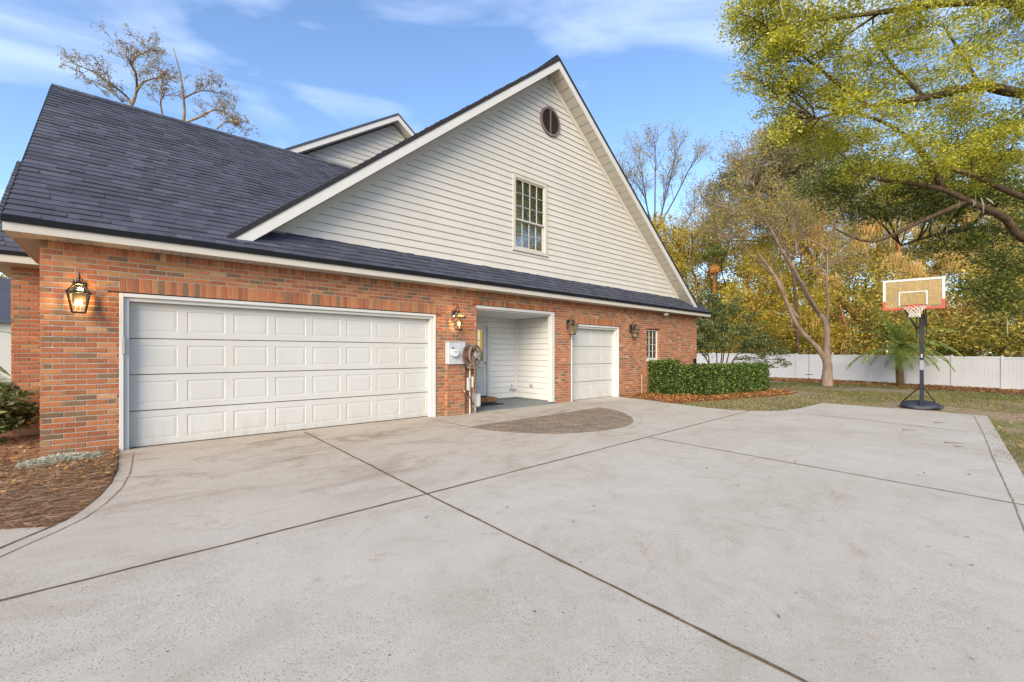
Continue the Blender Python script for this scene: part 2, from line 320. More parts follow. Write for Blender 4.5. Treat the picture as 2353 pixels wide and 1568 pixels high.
# ------------------------------------------------------------------ ground
def dz(x,y): return SL*min(y,0)
def sm(t): t=max(0,min(1,t)); return t*t*(3-2*t)
def gz(x,y): return SL*max(-25,min(y,0))-.03-.42*sm((x-15.5)/15)
def build_ground():
    xs=[-300,-150,-80,-40,-20,-10]+list(np.arange(-6,40,1.0))+[42,46,52,60,80,120,200,320]; ys=[-300,-150,-80,-50,-30,-20]+list(np.arange(-16,16,1.0))+[18,22,30,45,80,150,300]
    mb=MB(); nx,ny=len(xs),len(ys)
    vs=[(x,y,gz(x,y)) for x in xs for y in ys]
    mb.mesh(vs,[(i*ny+j,(i+1)*ny+j,(i+1)*ny+j+1,i*ny+j+1) for i in range(nx-1) for j in range(ny-1)])
    tag(mb.build('ground',M['ground'],smooth=True),kind='structure')
build_ground()
EL=[(-.095,-.33),(-.09,-.7),(-.09,-1.13),(-.13,-1.73),(-.2,-2.19),(-.3,-2.58),(-.38,-2.8),(-.44,-2.87),(-.68,-3.19)]
GL=[(.04,-.3),(.03,-.9),(.01,-1.4),(-.05,-1.98),(-.15,-2.46),(-.27,-2.82),(-.4,-3.03),(-.54,-3.22),(-.66,-3.4),(-1.4,-4.3)]
ER=[(11.21,-.08),(11.17,-1.0),(11.0,-2.01),(10.92,-2.91),(11.03,-3.42),(11.25,-3.74),(11.62,-4.05),(12.09,-4.24),(12.83,-4.34),(13.66,-4.36),(14.72,-4.38),(14.85,-5.42),(15.0,-6.51),(14.98,-7.52),(11.55,-7.74),(9.51,-7.87),(8.4,-7.94),(5,-8.1),(0,-8.5),(-6,-9.5),(-12,-12),(-20,-12),(-20,-8.5),(-12,-6.6),(-6,-5.6),(-2.4,-4.7),(-1.3,-4.0)]
mb=MB(); mb.prism([(-.095,.0)]+[(-.095,.6)]+[(5.0,.6),(5.0,0),(5.83,0),(8.37,0),(9.0,0),(9.0,.6),(11.2,.6)]+ER+list(reversed(EL)), lambda x,y:dz(x,y)-.12, dz)
drive=tag(mb.build('driveway',M['concrete']),kind='structure')
def ribbon(mb,pts,w,z=.004,jit=.25,m=0,step=.12):
    P=[]
    for i in range(len(pts)-1):
        a=Vector(pts[i]).to_2d();b=Vector(pts[i+1]).to_2d();n=max(1,int((b-a).length/step))
        P+=[a+(b-a)*k/n for k in range(n)]
    P.append(Vector(pts[-1]).to_2d()); L=[];Rr=[]
    for i,p in enumerate(P):
        d=(P[min(i+1,len(P)-1)]-P[max(i-1,0)]).normalized(); q=Vector((-d.y,d.x)); p=p+q*random.uniform(-1,1)*w*.12
        wl=w/2*(1+random.uniform(-jit,jit)); wr=w/2*(1+random.uniform(-jit,jit))
        a=p+q*wl;b=p-q*wr; L.append((a.x,a.y,dz(a.x,a.y)+z));Rr.append((b.x,b.y,dz(b.x,b.y)+z))
    n=len(P); mb.mesh(L+Rr,[(i,n+i,n+i+1,i+1) for i in range(n-1)],m)
def joint(pts,w,jit=.3,mat='joint'):
    mb=MB(); ribbon(mb,pts,w,.004,jit); return mb.build('expansion_joint',M[mat],drive)
joint([(2.2,-.12),(2.2,-4.0),(2.23,-8.3)],.022); joint([(-1.6,-4.15),(.4,-4.12),(2.19,-4.07),(5.48,-3.95),(11.3,-3.73)],.022)
joint([(6.43,-3.95),(6.45,-8.0)],.020); joint([(11.76,-4.15),(11.66,-7.7)],.020)
joint([(4.55,-.2),(4.63,-1.38)],.016); joint([(6.35,-3.13),(6.43,-3.9)],.010,.4,'joint2'); joint([(6.2,-.1),(6.08,-1.32)],.010,.4,'joint2'); joint([(8.9,-.15),(8.75,-1.2)],.008,.4,'joint2')
joint(GL,.010,.4,'joint2'); joint([(14.68,-4.42),(14.7,-7.32),(11.57,-7.55),(8.77,-7.72),(6.47,-7.88),(4,-8.02)],.011,.4,'joint2')
joint([(8.65,-2.1),(8.4,-2.5),(7.87,-2.92),(7.28,-3.18),(6.84,-3.28)],.008,.4,'joint2')
joint([(-.44,-2.87),(-.68,-3.19),(-1.3,-4.0)],.02)
joint([(-.09,.125),(4.65,.125)],.03,.4)
PAV=[(4.62,-1.39),(8.71,-1.21),(8.68,-1.5),(8.59,-1.78),(8.45,-2.05),(8.24,-2.31),(8.03,-2.55),(7.78,-2.75),(7.5,-2.93),(7.15,-3.06),(6.82,-3.12),(6.5,-3.12),(6.15,-3.07),(5.78,-2.95),(5.4,-2.75),(5.1,-2.48),(4.87,-2.13),(4.7,-1.76)]
mb=MB(); mb.prism(PAV,lambda x,y:dz(x,y)-.05,lambda x,y:dz(x,y)+.005); tag(mb.build('paver_inlay',M['paver']),kind='structure')
joint(PAV+[PAV[0]],.014,.4)
mb=MB(); mb.prism([(-.45,-2.88),(-.69,-3.2),(-1.31,-4.01),(-2.4,-4.72),(-7,-5.4),(-7,-2.2),(-3,-2.35),(-.9,-2.62)],lambda x,y:dz(x,y)-.1,lambda x,y:dz(x,y)-.003); walk=tag(mb.build('walkway',M['concrete']),kind='structure')
mb=MB(); ribbon(mb,[(-.75,-2.8),(-2,-3.0),(-5,-3.2)],.01,.002,.4); ribbon(mb,[(-.8,-3.05),(-2,-3.4),(-5,-3.9)],.01,.002,.4); mb.build('tooled_groove',M['joint2'],walk)
# mulch sheets
mb=MB(); mb.prism([(-.1,.02),(-.1,-1.13),(-.14,-1.73),(-.21,-2.19),(-.31,-2.58),(-.39,-2.8),(-.45,-2.87),(-.9,-2.61),(-3,-2.34),(-7,-2.2),(-7,4),(-1.3,4),(-1.3,2.5),(-.8,2.5),(-.8,.02)],-.3,lambda x,y:dz(x,y)+.006+.015*math.sin(x*3)*math.sin(y*2)); tag(mb.build('mulch_bed',M['straw']),kind='structure')
mb=MB(); mb.prism([(11.23,.02),(11.18,-1.0),(11.05,-1.9),(12.2,-2.0),(13.6,-2.35),(15.5,-2.7),(17.6,-2.9),(18.6,-2.4),(18.8,-.8),(17.8,.8),(16.4,1.2),(16.4,0.02)],-.5,lambda x,y:gz(x,y)+.022); tag(mb.build('leaf_bed',M['mulch2']),kind='structure')
mb=MB()
P=[(31.2,1.0),(35.2,4),(35.2,-16),(30,-16),(30.6,-11),(31.5,-7.5),(32,-5),(31.6,-2)]
for k in range(20):
    y0=-16+k; a=[(31+.6*math.sin(y0*.7),y0),(35.25,y0),(35.25,y0+1),(31+.6*math.sin((y0+1)*.7),y0+1)]; mb.face([(x,y,gz(x,y)+.02) for x,y in a])
tag(mb.build('leaf_strip',M['mulch2']),kind='structure')
mb=MB()
for (x,y) in ((14.2,-8.35),(14.75,-8.3),(13.4,-8.45)): mb.bbox((x-.25,y-.3,-.3),(x+.22,y+.2,dz(x,y)+.012),.02)
tag(mb.build('stepping_path',M['concrete']),kind='structure')
# ------------------------------------------------------------------ HOUSE
house=thing('brick_house','red brick house with tall cream sided gable, dark shingle roof and white garage doors','house',(7.5,4,0))
CH=.0677; ZB=-.04
def zc(k): return ZB+k*CH
def brickwall(mb,O,U,L,kmax,openings=(),Nrm=None,off=0,k0=0,dep=.03):
    """O origin on the face plane at s=0; U unit vec along; Nrm outward; openings (s0,s1,ka,kb)"""
    O=Vector(O);U=Vector(U);Nn=Vector(Nrm)
    for k in range(k0,kmax):
        iv=[(0,L)]
        for s0,s1,ka,kb in openings:
            if ka<=k<kb:
                nv=[]
                for a,b in iv:
                    if s1<=a or s0>=b: nv.append((a,b))
                    else:
                        if s0>a: nv.append((a,s0))
                        if s1<b: nv.append((s1,b))
                iv=nv
        st=-((k+off)%2)*.1016
        for a,b in iv:
            n=int((a-st)/.2032); s=st+n*.2032
            while s<b:
                x0=max(s+.006,a+(.006 if a>0 else 0)); x1=min(s+.1972,b-(.004 if b<L else 0))
                if x1-x0>.02: brick1(mb,O,U,Nn,x0,x1,zc(k)+.0065,zc(k+1)-.0065,dep)
                s+=.2032
def brick1(mb,O,U,Nn,x0,x1,z0,z1,dep,pr=0):
    j=random.uniform(-.0015,.0015)+pr; jz=random.uniform(-.001,.001); z0+=jz;z1+=jz
    c=.0025; f=[O+U*x+Nn*j+Vector((0,0,z)) for x,z in ((x0+c,z0+c),(x1-c,z0+c),(x1-c,z1-c),(x0+c,z1-c))]
    f2=[O+U*x+Nn*(j-c)+Vector((0,0,z)) for x,z in ((x0,z0),(x1,z0),(x1,z1),(x0,z1))]
    bk=[p-Nn*dep for p in f2]
    mb.mesh(f+f2+bk,[(0,1,2,3)]+[(i+4,(i+1)%4+4,(i+1)%4,i) for i in range(4)]+[(i+8,(i+1)%4+8,(i+1)%4+4,i+4) for i in range(4)])
def soldiers(mb,O,U,Nn,x0,x1,z0,z1,w=.0677,pr=0):
    n=max(1,round((x1-x0)/w)); w=(x1-x0)/n
    for i in range(n): brick1(mb,Vector(O),Vector(U),Vector(Nn),x0+i*w+.004,x0+(i+1)*w-.004,z0+.004,z1-.004,.03,pr)
XL,XR=-.82,16.27
G0,G1=-.095,4.785; P0,P1=5.84,8.365; S0,S1=9.03,11.23; W0,W1=12.80,13.53
KG=32; KP=36
front=MB(); off=-XL
ops=[(G0+off,G1+off,0,KG+3),(P0+off,P1+off,0,KP),(S0+off,S1+off,0,KG+3),(W0+off,W1+off,17,KG+1)]
brickwall(front,(XL,0,0),(1,0,0),XR-XL,39,ops,(0,-1,0))
soldiers(front,(0,0,0),(1,0,0),(0,-1,0),G0,G1,zc(KG),zc(KG+3)); soldiers(front,(0,0,0),(1,0,0),(0,-1,0),S0,S1,zc(KG),zc(KG+3))
soldiers(front,(0,0,0),(1,0,0),(0,-1,0),P0-.1,P1+.1,zc(KP),zc(KP)+.105,.0677,.012)
soldiers(front,(0,0,0),(1,0,0),(0,-1,0),W0,W1,zc(KG),zc(KG)+.067,.0677,.001)
soldiers(front,(0,0,0),(1,0,0),(0,-1,0),XL,XR,zc(39),zc(39)+.105)
# meter pedestal
brickwall(front,(5.0,-.1,0),(1,0,0),.46,16,(),(0,-1,0),0,0,.09)
brickwall(front,(5.0,0,0),(0,-1,0),.1,16,(),(-1,0,0),1); brickwall(front,(5.46,-.1,0),(0,1,0),.1,16,(),(1,0,0),1)
for i in range(3): brick1(front,Vector((5.0,-.1,0)),Vector((1,0,0)),Vector((0,-1,0)),.004+i*.152,.148+i*.152,zc(16)+.004,zc(16)+.03,.1)
# jamb returns
for x,n in ((G0,1),(G1,-1),(P1,-1),(P0,1),(S0,1),(S1,-1),(W0,1),(W1,-1)):
    kk0,kk1=(0,KG) if x in (G0,G1,S0,S1) else ((0,KP) if x in (P0,P1) else (17,KG))
    brickwall(front,(x,.0 if n==-1 else .1,0),(0,1 if n==-1 else -1,0),.10,kk1,(),(n,0,0),0,kk0)
front_ob=front.build('brick_wall',M['brick'],house)
# mortar backing
mb=MB(); y0,y1=.006,.1
def wallslab(x0,x1,z0,z1): mb.box((x0,y0,z0),(x1,y1,z1))
zt=2.70
wallslab(XL+.004,G0-.003,-.2,zt); wallslab(G0-.003,G1+.003,zc(KG)+.004,zt); wallslab(G1+.003,P0-.003,-.2,zt); wallslab(P0-.003,P1+.003,zc(KP)+.004,zt)
wallslab(P1+.003,S0-.003,-.2,zt); wallslab(S0-.003,S1+.003,zc(KG)+.004,zt); wallslab(S1+.003,W0-.003,-.2,zt); wallslab(W0-.003,W1+.003,zc(KG)+.004,zt); wallslab(W0-.003,W1+.003,-.2,zc(17)-.004); wallslab(W1+.003,XR-.004,-.2,zt)
mb.box((5.008,-.092,-.2),(5.452,.009,zc(16)))
mb.box((XL+.009,.1,-.2),(XL+.1,2.6,zt)); mb.box((XR-.1,.1,-.2),(XR-.009,12.9,zt))
mb.box((-1.385,2.509,-.2),(XL+.2,2.6,2.68)); mb.box((-1.381,2.6,-.2),(-1.29,6,2.68))
mb.build('mortar_joint',M['mortar'],front_ob)
# lintels
for a,b,z in ((G0-.12,G1+.12,zc(KG)),(P0-.1,P1+.1,zc(KP)),(S0-.1,S1+.1,zc(KG)),(W0-.06,W1+.06,zc(KG))):
    mb=MB(); mb.box((a,-.006,z-.004),(b,.09,z+.006)); mb.build('steel_lintel',M['drip'],house)
# side walls (brick)
sw=MB(); brickwall(sw,(XL,2.6,0),(0,-1,0),2.6,40,(),(-1,0,0),1); brickwall(sw,(XR,0,0),(0,1,0),12.9,40,(),(1,0,0),1)
brickwall(sw,(-1.39,2.5,0),(1,0,0),.57,40,(),(0,-1,0)); brickwall(sw,(-1.39,6,0),(0,-1,0),3.5,40,(),(-1,0,0),1)
sw.build('side_brick_wall',M['brick'],house)
# rear shell
mb=MB(); mb.box((-1.2,12.8,-.2),(16.2,12.95,2.7)); mb.box((-1.3,5.9,-.2),(-1.2,12.9,2.7)); mb.build('rear_wall',M['siding'],house)
# ---- roofs
ME=.81; YE=-.36; ZE=2.868
def zr(y): return ZE+ME*(y-YE)
def shingles(mb,P,U,S,N,rows,exp,e=.145):
    """P eave origin, U along, S up-slope, N normal; rows(i)-> (s0,s1) interval or None"""
    P=Vector(P);U=Vector(U).normalized();S=Vector(S).normalized();N=Vector(N).normalized()
    for i in range(exp):
        r=rows(i*e)
        if r is None: continue
        s,s1=r; s-=0
        first=True
        while s<s1-.01:
            w=random.choice((.11,.14,.17,.20,.24,.28)); 
            if first: w=random.uniform(.1,.33); first=False
            b=min(s+w,s1); t=random.choice((.012,.016,.022))
            o=random.uniform(-.002,.002)
            q=[P+U*s+S*(i*e+o)+N*t,P+U*b+S*(i*e+o)+N*t,P+U*b+S*(i*e+e+.01)+N*.001,P+U*s+S*(i*e+e+.01)+N*.001]
            l=[P+U*s+S*(i*e+o)-N*.004,P+U*b+S*(i*e+o)-N*.004]
            mb.mesh(q+l,[(0,1,2,3),(4,5,1,0),(4,0,3),(1,5,2)])
            s=b-.0
SLn=Vector((0,1,ME)).normalized(); NRM=Vector((0,-ME,1)).normalized()
GA=Vector((8.38,-.16,8.98)); GMl=(8.98-3.05)/(8.38-1.10); GMr=(8.98-2.88)/(16.32-8.38)
RX0,RX1=-1.07,16.66
def mrows(s):
    y=YE+SLn.y*s; z=ZE+SLn.z*s
    if y<.30: return (0,RX1-RX0)
    xv=GA.x-(GA.z-z)/GMl   # valley against the big gable
    return (0,xv-RX0+.25)
mb=MB(); nrow=int((math.hypot(3.88+.36,(3.88+.36)*ME))/.145)+1
shingles(mb,(RX0,YE,ZE),(1,0,0),SLn,NRM,mrows,nrow)
mroof=mb.build('shingle_roof',M['shingle'],house)
RZ=zr(3.88)
mb=MB(); zo=-.03
mb.mesh([(RX0+.01,YE,ZE-.012),(RX1-.01,YE,ZE-.012),(RX1-.01,.30,zr(.30)-.012),(RX0+.01,.30,zr(.30)-.012)],[(0,1,2,3)])
mb.mesh([(RX0+.01,.30,zr(.30)-.012),(2.0,.30,zr(.30)-.012),(5.4,3.88,RZ-.012),(RX0+.01,3.88,RZ-.012)],[(0,1,2,3)])
mb.mesh([(RX0+.01,3.88,RZ-.012),(5.4,3.88,RZ-.012),(5.4,8.2,RZ-3.5),(RX0+.01,8.2,RZ-3.5)],[(0,1,2,3)])
mb.mesh([(RX1,YE,ZE),(RX1,.3,zr(.3)),(RX1,.3,2.7),(RX1,YE,2.7)],[(0,1,2,3)])
mb.build('roof_deck',M['drip'],mroof)
mb=MB()
x=RX0
while x<5.2:
    for sg in (-1,1):
        a=Vector((x,3.88,RZ+.022+random.uniform(0,.004))); 
        mb.mesh([a,a+Vector((.19,0,-.010)),a+Vector((.19,sg*.14,-.115)),a+Vector((0,sg*.14,-.105))],[(0,1,2,3)])
        mb.mesh([a+Vector((0,0,-.02)),a,a+Vector((0,sg*.14,-.105)),a+Vector((0,sg*.14,-.13))],[(0,1,2,3)])
    x+=.145
mb.build('ridge_cap',M['shingle'],mroof)
mb=MB() # left rake of main roof
mb.beam((RX0+.012,YE+.02,ZE-.09),(RX0+.012,3.88,RZ-.09),.025,.14); mb.build('rake_board',M['trim'],house)
mb=MB(); mb.beam((RX0-.004,YE,ZE-.008),(RX0-.004,3.88,RZ-.008),.012,.03); mb.build('rake_drip_edge',M['drip'],house)
mb=MB() # left gable end wall
for k in range(24):
    z=2.7+k*.152; y0_=0+(z-2.9)/ME*1.0; 
    ya=max(0,(z+.15-zr(0))/ME+.05) ; yb=7.76-ya
    if ya<3.8: mb.mesh([(XL-.012,ya,z),(XL-.012,yb,z),(XL,yb,z+.15),(XL,ya,z+.15)],[(0,3,2,1)]); mb.mesh([(XL-.012,ya,z),(XL-.012,yb,z),(XL+.01,yb,z),(XL+.01,ya,z)],[(0,1,2,3)])
mb.build('end_siding',M['siding'],house)
# wing roof at the far left
wr=MB(); e=.145
P_=(-1.62,2.1,2.84); shingles(wr,P_,(1,0,0),SLn,NRM,lambda s:(0,.62),24)
def wingx(s): return
wro=wr.build('shingle_roof',M['shingle'],house)
mb=MB(); q=Vector(P_)-NRM*.02; mb.mesh([q,q+Vector((.6,0,0)),q+Vector((.6,0,0))+SLn*3.5,q+SLn*3.5],[(0,1,2,3)]); mb.mesh([q+SLn*3.5,q+Vector((.6,0,0))+SLn*3.5,(-1.02,8.0,2.7),(-1.62,8.0,2.7)],[(0,1,2,3)]); mb.build('roof_deck',M['drip'],wro)
mb=MB(); mb.box((-1.62,2.075,2.68),(-1.04,2.1,2.79)); mb.build('fascia_board',M['trim'],house)
mb=MB(); mb.box((-1.63,2.055,2.79),(-1.04,2.099,2.85)); mb.build('gutter_edge',M['drip'],house)
mb=MB(); mb.box((-1.62,2.1,2.675),(-.9,2.52,2.683)); mb.box((-1.62,2.5,2.675),(-1.39,8,2.683)); mb.build('soffit',M['soffit'],house)
# front fascia / drip / soffit
mb=MB(); mb.box((RX0,YE,2.70),(RX1,YE+.022,2.80)); mb.box((RX0,YE+.022,2.70),(RX0+.022,2.07,2.80)); mb.box((RX1-.022,YE+.022,2.70),(RX1,12.9,2.80)); mb.build('fascia_board',M['trim'],house)
mb=MB(); mb.box((RX0-.012,YE-.028,2.80),(RX1+.012,YE+.004,2.872)); mb.box((RX0-.006,YE+.004,2.80),(RX0+.02,YE+.4,2.83)); mb.build('gutter_edge',M['drip'],house)
mb=MB(); x=RX0+.022
mb.box((RX0+.022,YE+.022,2.712),(RX1-.022,.2,2.72)); mb.box((RX0+.022,.2,2.712),(XL+.01,2.1,2.72))
while x<RX1-.1:
    mb.box((x,YE+.022,2.705),(x+.085,.008,2.713)); x+=.1
y=.02
while y<2.05: mb.box((RX0+.022,y,2.705),(XL,y+.085,2.713)); y+=.1
mb.build('soffit',M['soffit'],house)
mb=MB(); mb.box((RX0+.02,YE+.35,2.69),(RX1-.02,YE+.372,2.706)); 
# ---- big gable
YW=.2276; ZBs=zr(YW)-.01
def zl(x): return GA.z-GMl*(GA.x-x) if x<GA.x else GA.z-GMr*(x-GA.x)
UND=.30   # roof thickness to the underside (vertical)
def xspan(z):
    zz=z+UND+.02; return GA.x-(GA.z-zz)/GMl, GA.x+(GA.z-zz)/GMr
WX0,WX1,WZ0,WZ1=7.10,8.31,3.86,5.76
def siding(mb,yp,span,z0,z1,holes=(),ex=.152,st=.019,nrm=-1):
    z=z0
    while z<z1:
        za,zb=z,min(z+ex,z1); bz=[za,zb]
        for h in holes:
            for q in (h[2],h[3]):
                if za<q<zb: bz.append(q)
        bz=sorted(bz)
        for a,b in zip(bz[:-1],bz[1:]):
            A0,A1=span(a); B0,B1=span(b)
            if A1<=A0: continue
            if B1<B0: B0=B1=(B0+B1)/2
            segs=[(A0,A1,B0,B1)]
            for h in holes:
                if h[2]<=(a+b)/2<=h[3]:
                    segs=[(A0,h[0],B0,h[0]),(h[1],A1,h[1],B1)]
            ya=yp+nrm*st*(1-(a-za)/ex); yb=yp+nrm*st*(1-(b-za)/ex)
            for s in segs:
                mb.mesh([(s[0],ya,a),(s[1],ya,a),(s[3],yb,b),(s[2],yb,b)],[(0,1,2,3)])
                if a==za:
                    mb.mesh([(s[0],ya,a),(s[1],ya,a),(s[1],yp+.003,a),(s[0],yp+.003,a)],[(3,2,1,0)])
                    if z>z0: mb.mesh([(s[0],yp+nrm*.0035,a-.007),(s[1],yp+nrm*.0035,a-.007),(s[1],yp+nrm*.0035,a),(s[0],yp+nrm*.0035,a)],[(0,1,2,3)],1)  # shadow under the lap drawn as a thin dark strip
        z+=ex
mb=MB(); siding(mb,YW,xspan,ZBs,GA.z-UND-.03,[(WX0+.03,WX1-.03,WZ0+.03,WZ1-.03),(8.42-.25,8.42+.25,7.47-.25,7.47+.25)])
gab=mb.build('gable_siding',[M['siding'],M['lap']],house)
mb=MB(); 
for sx in (0,1):   # frieze boards along the rakes
    for (p,q) in (((GA.x,GA.z),( (GA.x-(GA.z-ZBs-.1)/GMl) if sx==0 else (GA.x+(GA.z-ZBs-.1)/GMr),ZBs+.1)),):
        o=UND+.055
        mb.beam((p[0],YW-.018,p[1]-o),(q[0],YW-.018,q[1]-o),.022,.12,(0,0,1))
mb.build('frieze_board',M['siding'],house)
mb=MB()
def rake(mb,y0,y1,zo,h,x0=None,ext=0):
    for sx in (0,1):
        p=(GA.x,GA.z); q=(1.10-.0,zl(1.10)) if sx==0 else (16.32,zl(16.32))
        vs=[(x,y,z-zo+dz_) for (x,z) in (p,q) for y in (y0,y1) for dz_ in (0,-h)]
        mb.mesh(vs,[(0,1,3,2),(4,6,7,5),(0,2,6,4),(1,5,7,3),(2,3,7,6),(0,4,5,1)])
rake(mb,-.165,-.14,.075,.21); mb.build('rake_board',M['white'],house)
mb=MB(); rake(mb,-.178,-.12,.0,.085); mb.build('rake_drip_edge',M['edge'],house)
mb=MB()
for sx in (0,1):   # rake soffit
    p=(GA.x,GA.z-.27); q=(1.3,zl(1.3)-.27) if sx==0 else (16.3,zl(16.3)-.27)
    mb.mesh([(p[0],-.142,p[1]),(q[0],-.142,q[1]),(q[0],YW+.01,q[1]),(p[0],YW+.01,p[1])],[(0,1,2,3)])
    L=math.hypot(q[0]-p[0],q[1]-p[1]); n=int(L/.26)
    for i in range(n):
        a=i/n; b=(i+.92)/n; P0_=(p[0]+(q[0]-p[0])*a,p[1]+(q[1]-p[1])*a-.014); P1_=(p[0]+(q[0]-p[0])*b,p[1]+(q[1]-p[1])*b-.014)
        mb.mesh([(P0_[0],-.14,P0_[1]),(P1_[0],-.14,P1_[1]),(P1_[0],YW-.03,P1_[1]),(P0_[0],YW-.03,P0_[1])],[(0,1,2,3)])
mb.build('rake_soffit',M['soffit'],house)
for sx in (0,1):
    mb=MB(); q=(1.10,zl(1.10)) if sx==0 else (16.6,zl(16.6)); S=Vector((GA.x-q[0],0,GA.z-q[1])); L=S.length; S.normalize()
    if sx==0: shingles(mb,(q[0],12.9,q[1]+.002),(0,-1,0),S,Vector((-S.z,0,S.x)),lambda s:(0,13.08 if s<.0 else 13.08),int(L/.145)+1)
    else: shingles(mb,(q[0],-.16,q[1]+.002),(0,1,0),S,Vector((-S.z,0,S.x)) if S.x*1<0 and False else Vector((S.z,0,-S.x)),lambda s:(0,13.06),int(L/.145)+1)
    o=mb.build('shingle_roof',M['shingle'],house)
    mb=MB(); mb.mesh([(q[0],-.14,q[1]-.02),(q[0],12.9,q[1]-.02),(GA.x,12.9,GA.z-.02),(GA.x,-.14,GA.z-.02)],[(0,1,2,3)]); mb.build('roof_deck',M['drip'],o)
mb=MB(); mb.mesh([(1.3,12.85,2.6),(16.3,12.85,2.6),(GA.x,12.85,GA.z-.3)],[(0,2,1)]); mb.build('rear_gable',M['siding'],house)
# gable window
def window(x0,x1,z0,z1,yp,cols,rowsU,rowsL,rail,cas,matf,label=None,blind=True):
    fr=MB(); c=cas
    if c:
        fr.bbox((x0,yp-.034,z0+.05),(x0+c,yp+.05,z1)); fr.bbox((x1-c,yp-.034,z0+.05),(x1,yp+.05,z1)); fr.bbox((x0+c,yp-.034,z1-c),(x1-c,yp+.05,z1)); fr.bbox((x0-.02,yp-.045,z1),(x1+.02,yp+.04,z1+.03)); fr.bbox((x0-.02,yp-.05,z0),(x1+.02,yp+.05,z0+.05)); fr.bbox((x0+c,yp-.034,z0+.05),(x1-c,yp+.05,z0+c+.01))
    w=window_root=fr.build('window',matf,house) if c else None
    a0,a1,b0,b1=x0+c,x1-c,z0+c+.01 if c else z0,z1-c
    s=MB(); t=.035
    def sash(za,zb,y,n,m,mt):
        s.bbox((a0,y-.012,za),(a0+t,y+.03,zb),.003); s.bbox((a1-t,y-.012,za),(a1,y+.03,zb),.003); s.bbox((a0+t,y-.012,za),(a1-t,y+.03,za+t*1.1),.003); s.bbox((a0+t,y-.012,zb-t),(a1-t,y+.03,zb),.003)
        for i in range(1,n): x=a0+t+(a1-a0-2*t)*i/n; s.box((x-.0055,y-.003,za+t),(x+.0055,y+.012,zb-t))
        for j in range(1,m): z=za+t*1.1+(zb-za-2.1*t)*j/m; s.box((a0+t,y-.0045,z-.0055),(a1-t,y+.011,z+.0055))
    if rail:
        sash(rail-.01,b1,yp+.0,cols,rowsU,0); sash(b0,rail+.02,yp+.035,cols,rowsL,0)
    else: sash(b0,b1,yp+.01,cols,rowsU,0)
    if w is None:
        w=s.build('window',matf,house)
    else: s.build('sash',matf,w)
    g=MB(); yq=yp+.045 if rail else yp+.022; zq=rail or b1
    g.face([(a0+t*.5,yq,b0),(a1-t*.5,yq,b0),(a1-t*.5,yq,zq),(a0+t*.5,yq,zq)])
    if rail: g.face([(a0+t*.5,yp+.014,rail),(a1-t*.5,yp+.014,rail),(a1-t*.5,yp+.014,b1),(a0+t*.5,yp+.014,b1)])
    g.build('pane',M['glass'],w)
    d=MB(); d.box((a0,yp+.2,b0),(a1,yp+.21,b1)); d.build('dark_room',M['dark'],w)
    if blind:
        d=MB(); z=b0
        while z<b1-.02:
            d.mesh([(a0+.01,yp+.09,z),(a1-.01,yp+.09,z),(a1-.01,yp+.115,z+.032),(a0+.01,yp+.115,z+.032)],[(0,1,2,3)]); z+=.045
        d.build('blind',M['blind'],w)
    return w
window(WX0,WX1,WZ0,WZ1,YW,4,3,2,4.645,.085,M['trim'])
window(W0,W1,zc(17)+.01,zc(KG)-.02,.06,3,4,0,None,0,M['white'],blind=False)
mb=MB(); mb.bbox((W0-.03,-.03,zc(17)-.05),(W1+.03,.1,zc(17)+.01)); mb.build('window_sill',M['white'],house)
# round vent
mb=MB(); c=(8.42,YW-.03,7.47); mb.ring(c,(0,1,0),.32,.375,.05,48); vr=mb.build('gable_vent',M['vent'],house)
mb=MB(); mb.disc((8.42,YW-.022,7.47),(0,1,0),.33,.004,40); mb.build('vent_backing',M['dark'],vr)
mb=MB()
for i in range(-6,7):
    z=7.47+i*.05; h=math.sqrt(max(0,.325**2-(i*.05)**2)); mb.mesh([(8.42-h,YW-.052,z-.014),(8.42+h,YW-.052,z-.014),(8.42+h,YW-.027,z+.014),(8.42-h,YW-.027,z+.014)],[(0,1,2,3)])
mb.box((8.405,YW-.056,7.15),(8.435,YW-.025,7.79)); mb.build('louver',M['vent'],vr)
# second gable
A2=Vector((6.1,4.3,8.56)); M2l=.655; M2r=.74; YW2=4.62
def sp2(z): return A2.x-(A2.z-.24-z)/M2l, A2.x+(A2.z-.24-z)/M2r
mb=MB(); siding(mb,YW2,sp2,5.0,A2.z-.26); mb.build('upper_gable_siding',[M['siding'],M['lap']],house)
mb=MB()
for sg,m_ in ((-1,M2l),(1,M2r)):
    q=(A2.x+sg*4.2,A2.z-m_*4.2)
    vs=[(x,y,z-.06+d_) for x,z in ((A2.x,A2.z),q) for y in (4.3,4.325) for d_ in (0,-.15)]; mb.mesh(vs,[(0,1,3,2),(4,6,7,5),(0,2,6,4),(1,5,7,3),(2,3,7,6),(0,4,5,1)])
mb.build('upper_rake_board',M['white'],house)
mb=MB()
for sg,m_ in ((-1,M2l),(1,M2r)):
    q=(A2.x+sg*4.2,A2.z-m_*4.2)
    vs=[(x,y,z+d_) for x,z in ((A2.x,A2.z),q) for y in (4.285,9.5) for d_ in (0,-.06)]; mb.mesh(vs,[(0,1,3,2),(4,6,7,5),(0,2,6,4),(1,5,7,3),(0,4,5,1)])
mb.build('upper_roof',M['shingle'],house)
mb=MB()
for sg,m_ in ((-1,M2l),(1,M2r)):
    q=(A2.x+sg*4.1,A2.z-m_*4.1); mb.mesh([(A2.x,4.32,A2.z-.2),(q[0],4.32,q[1]-.2),(q[0],YW2,q[1]-.2),(A2.x,YW2,A2.z-.2)],[(0,1,2,3)])
mb.build('upper_soffit',M['soffit'],house)
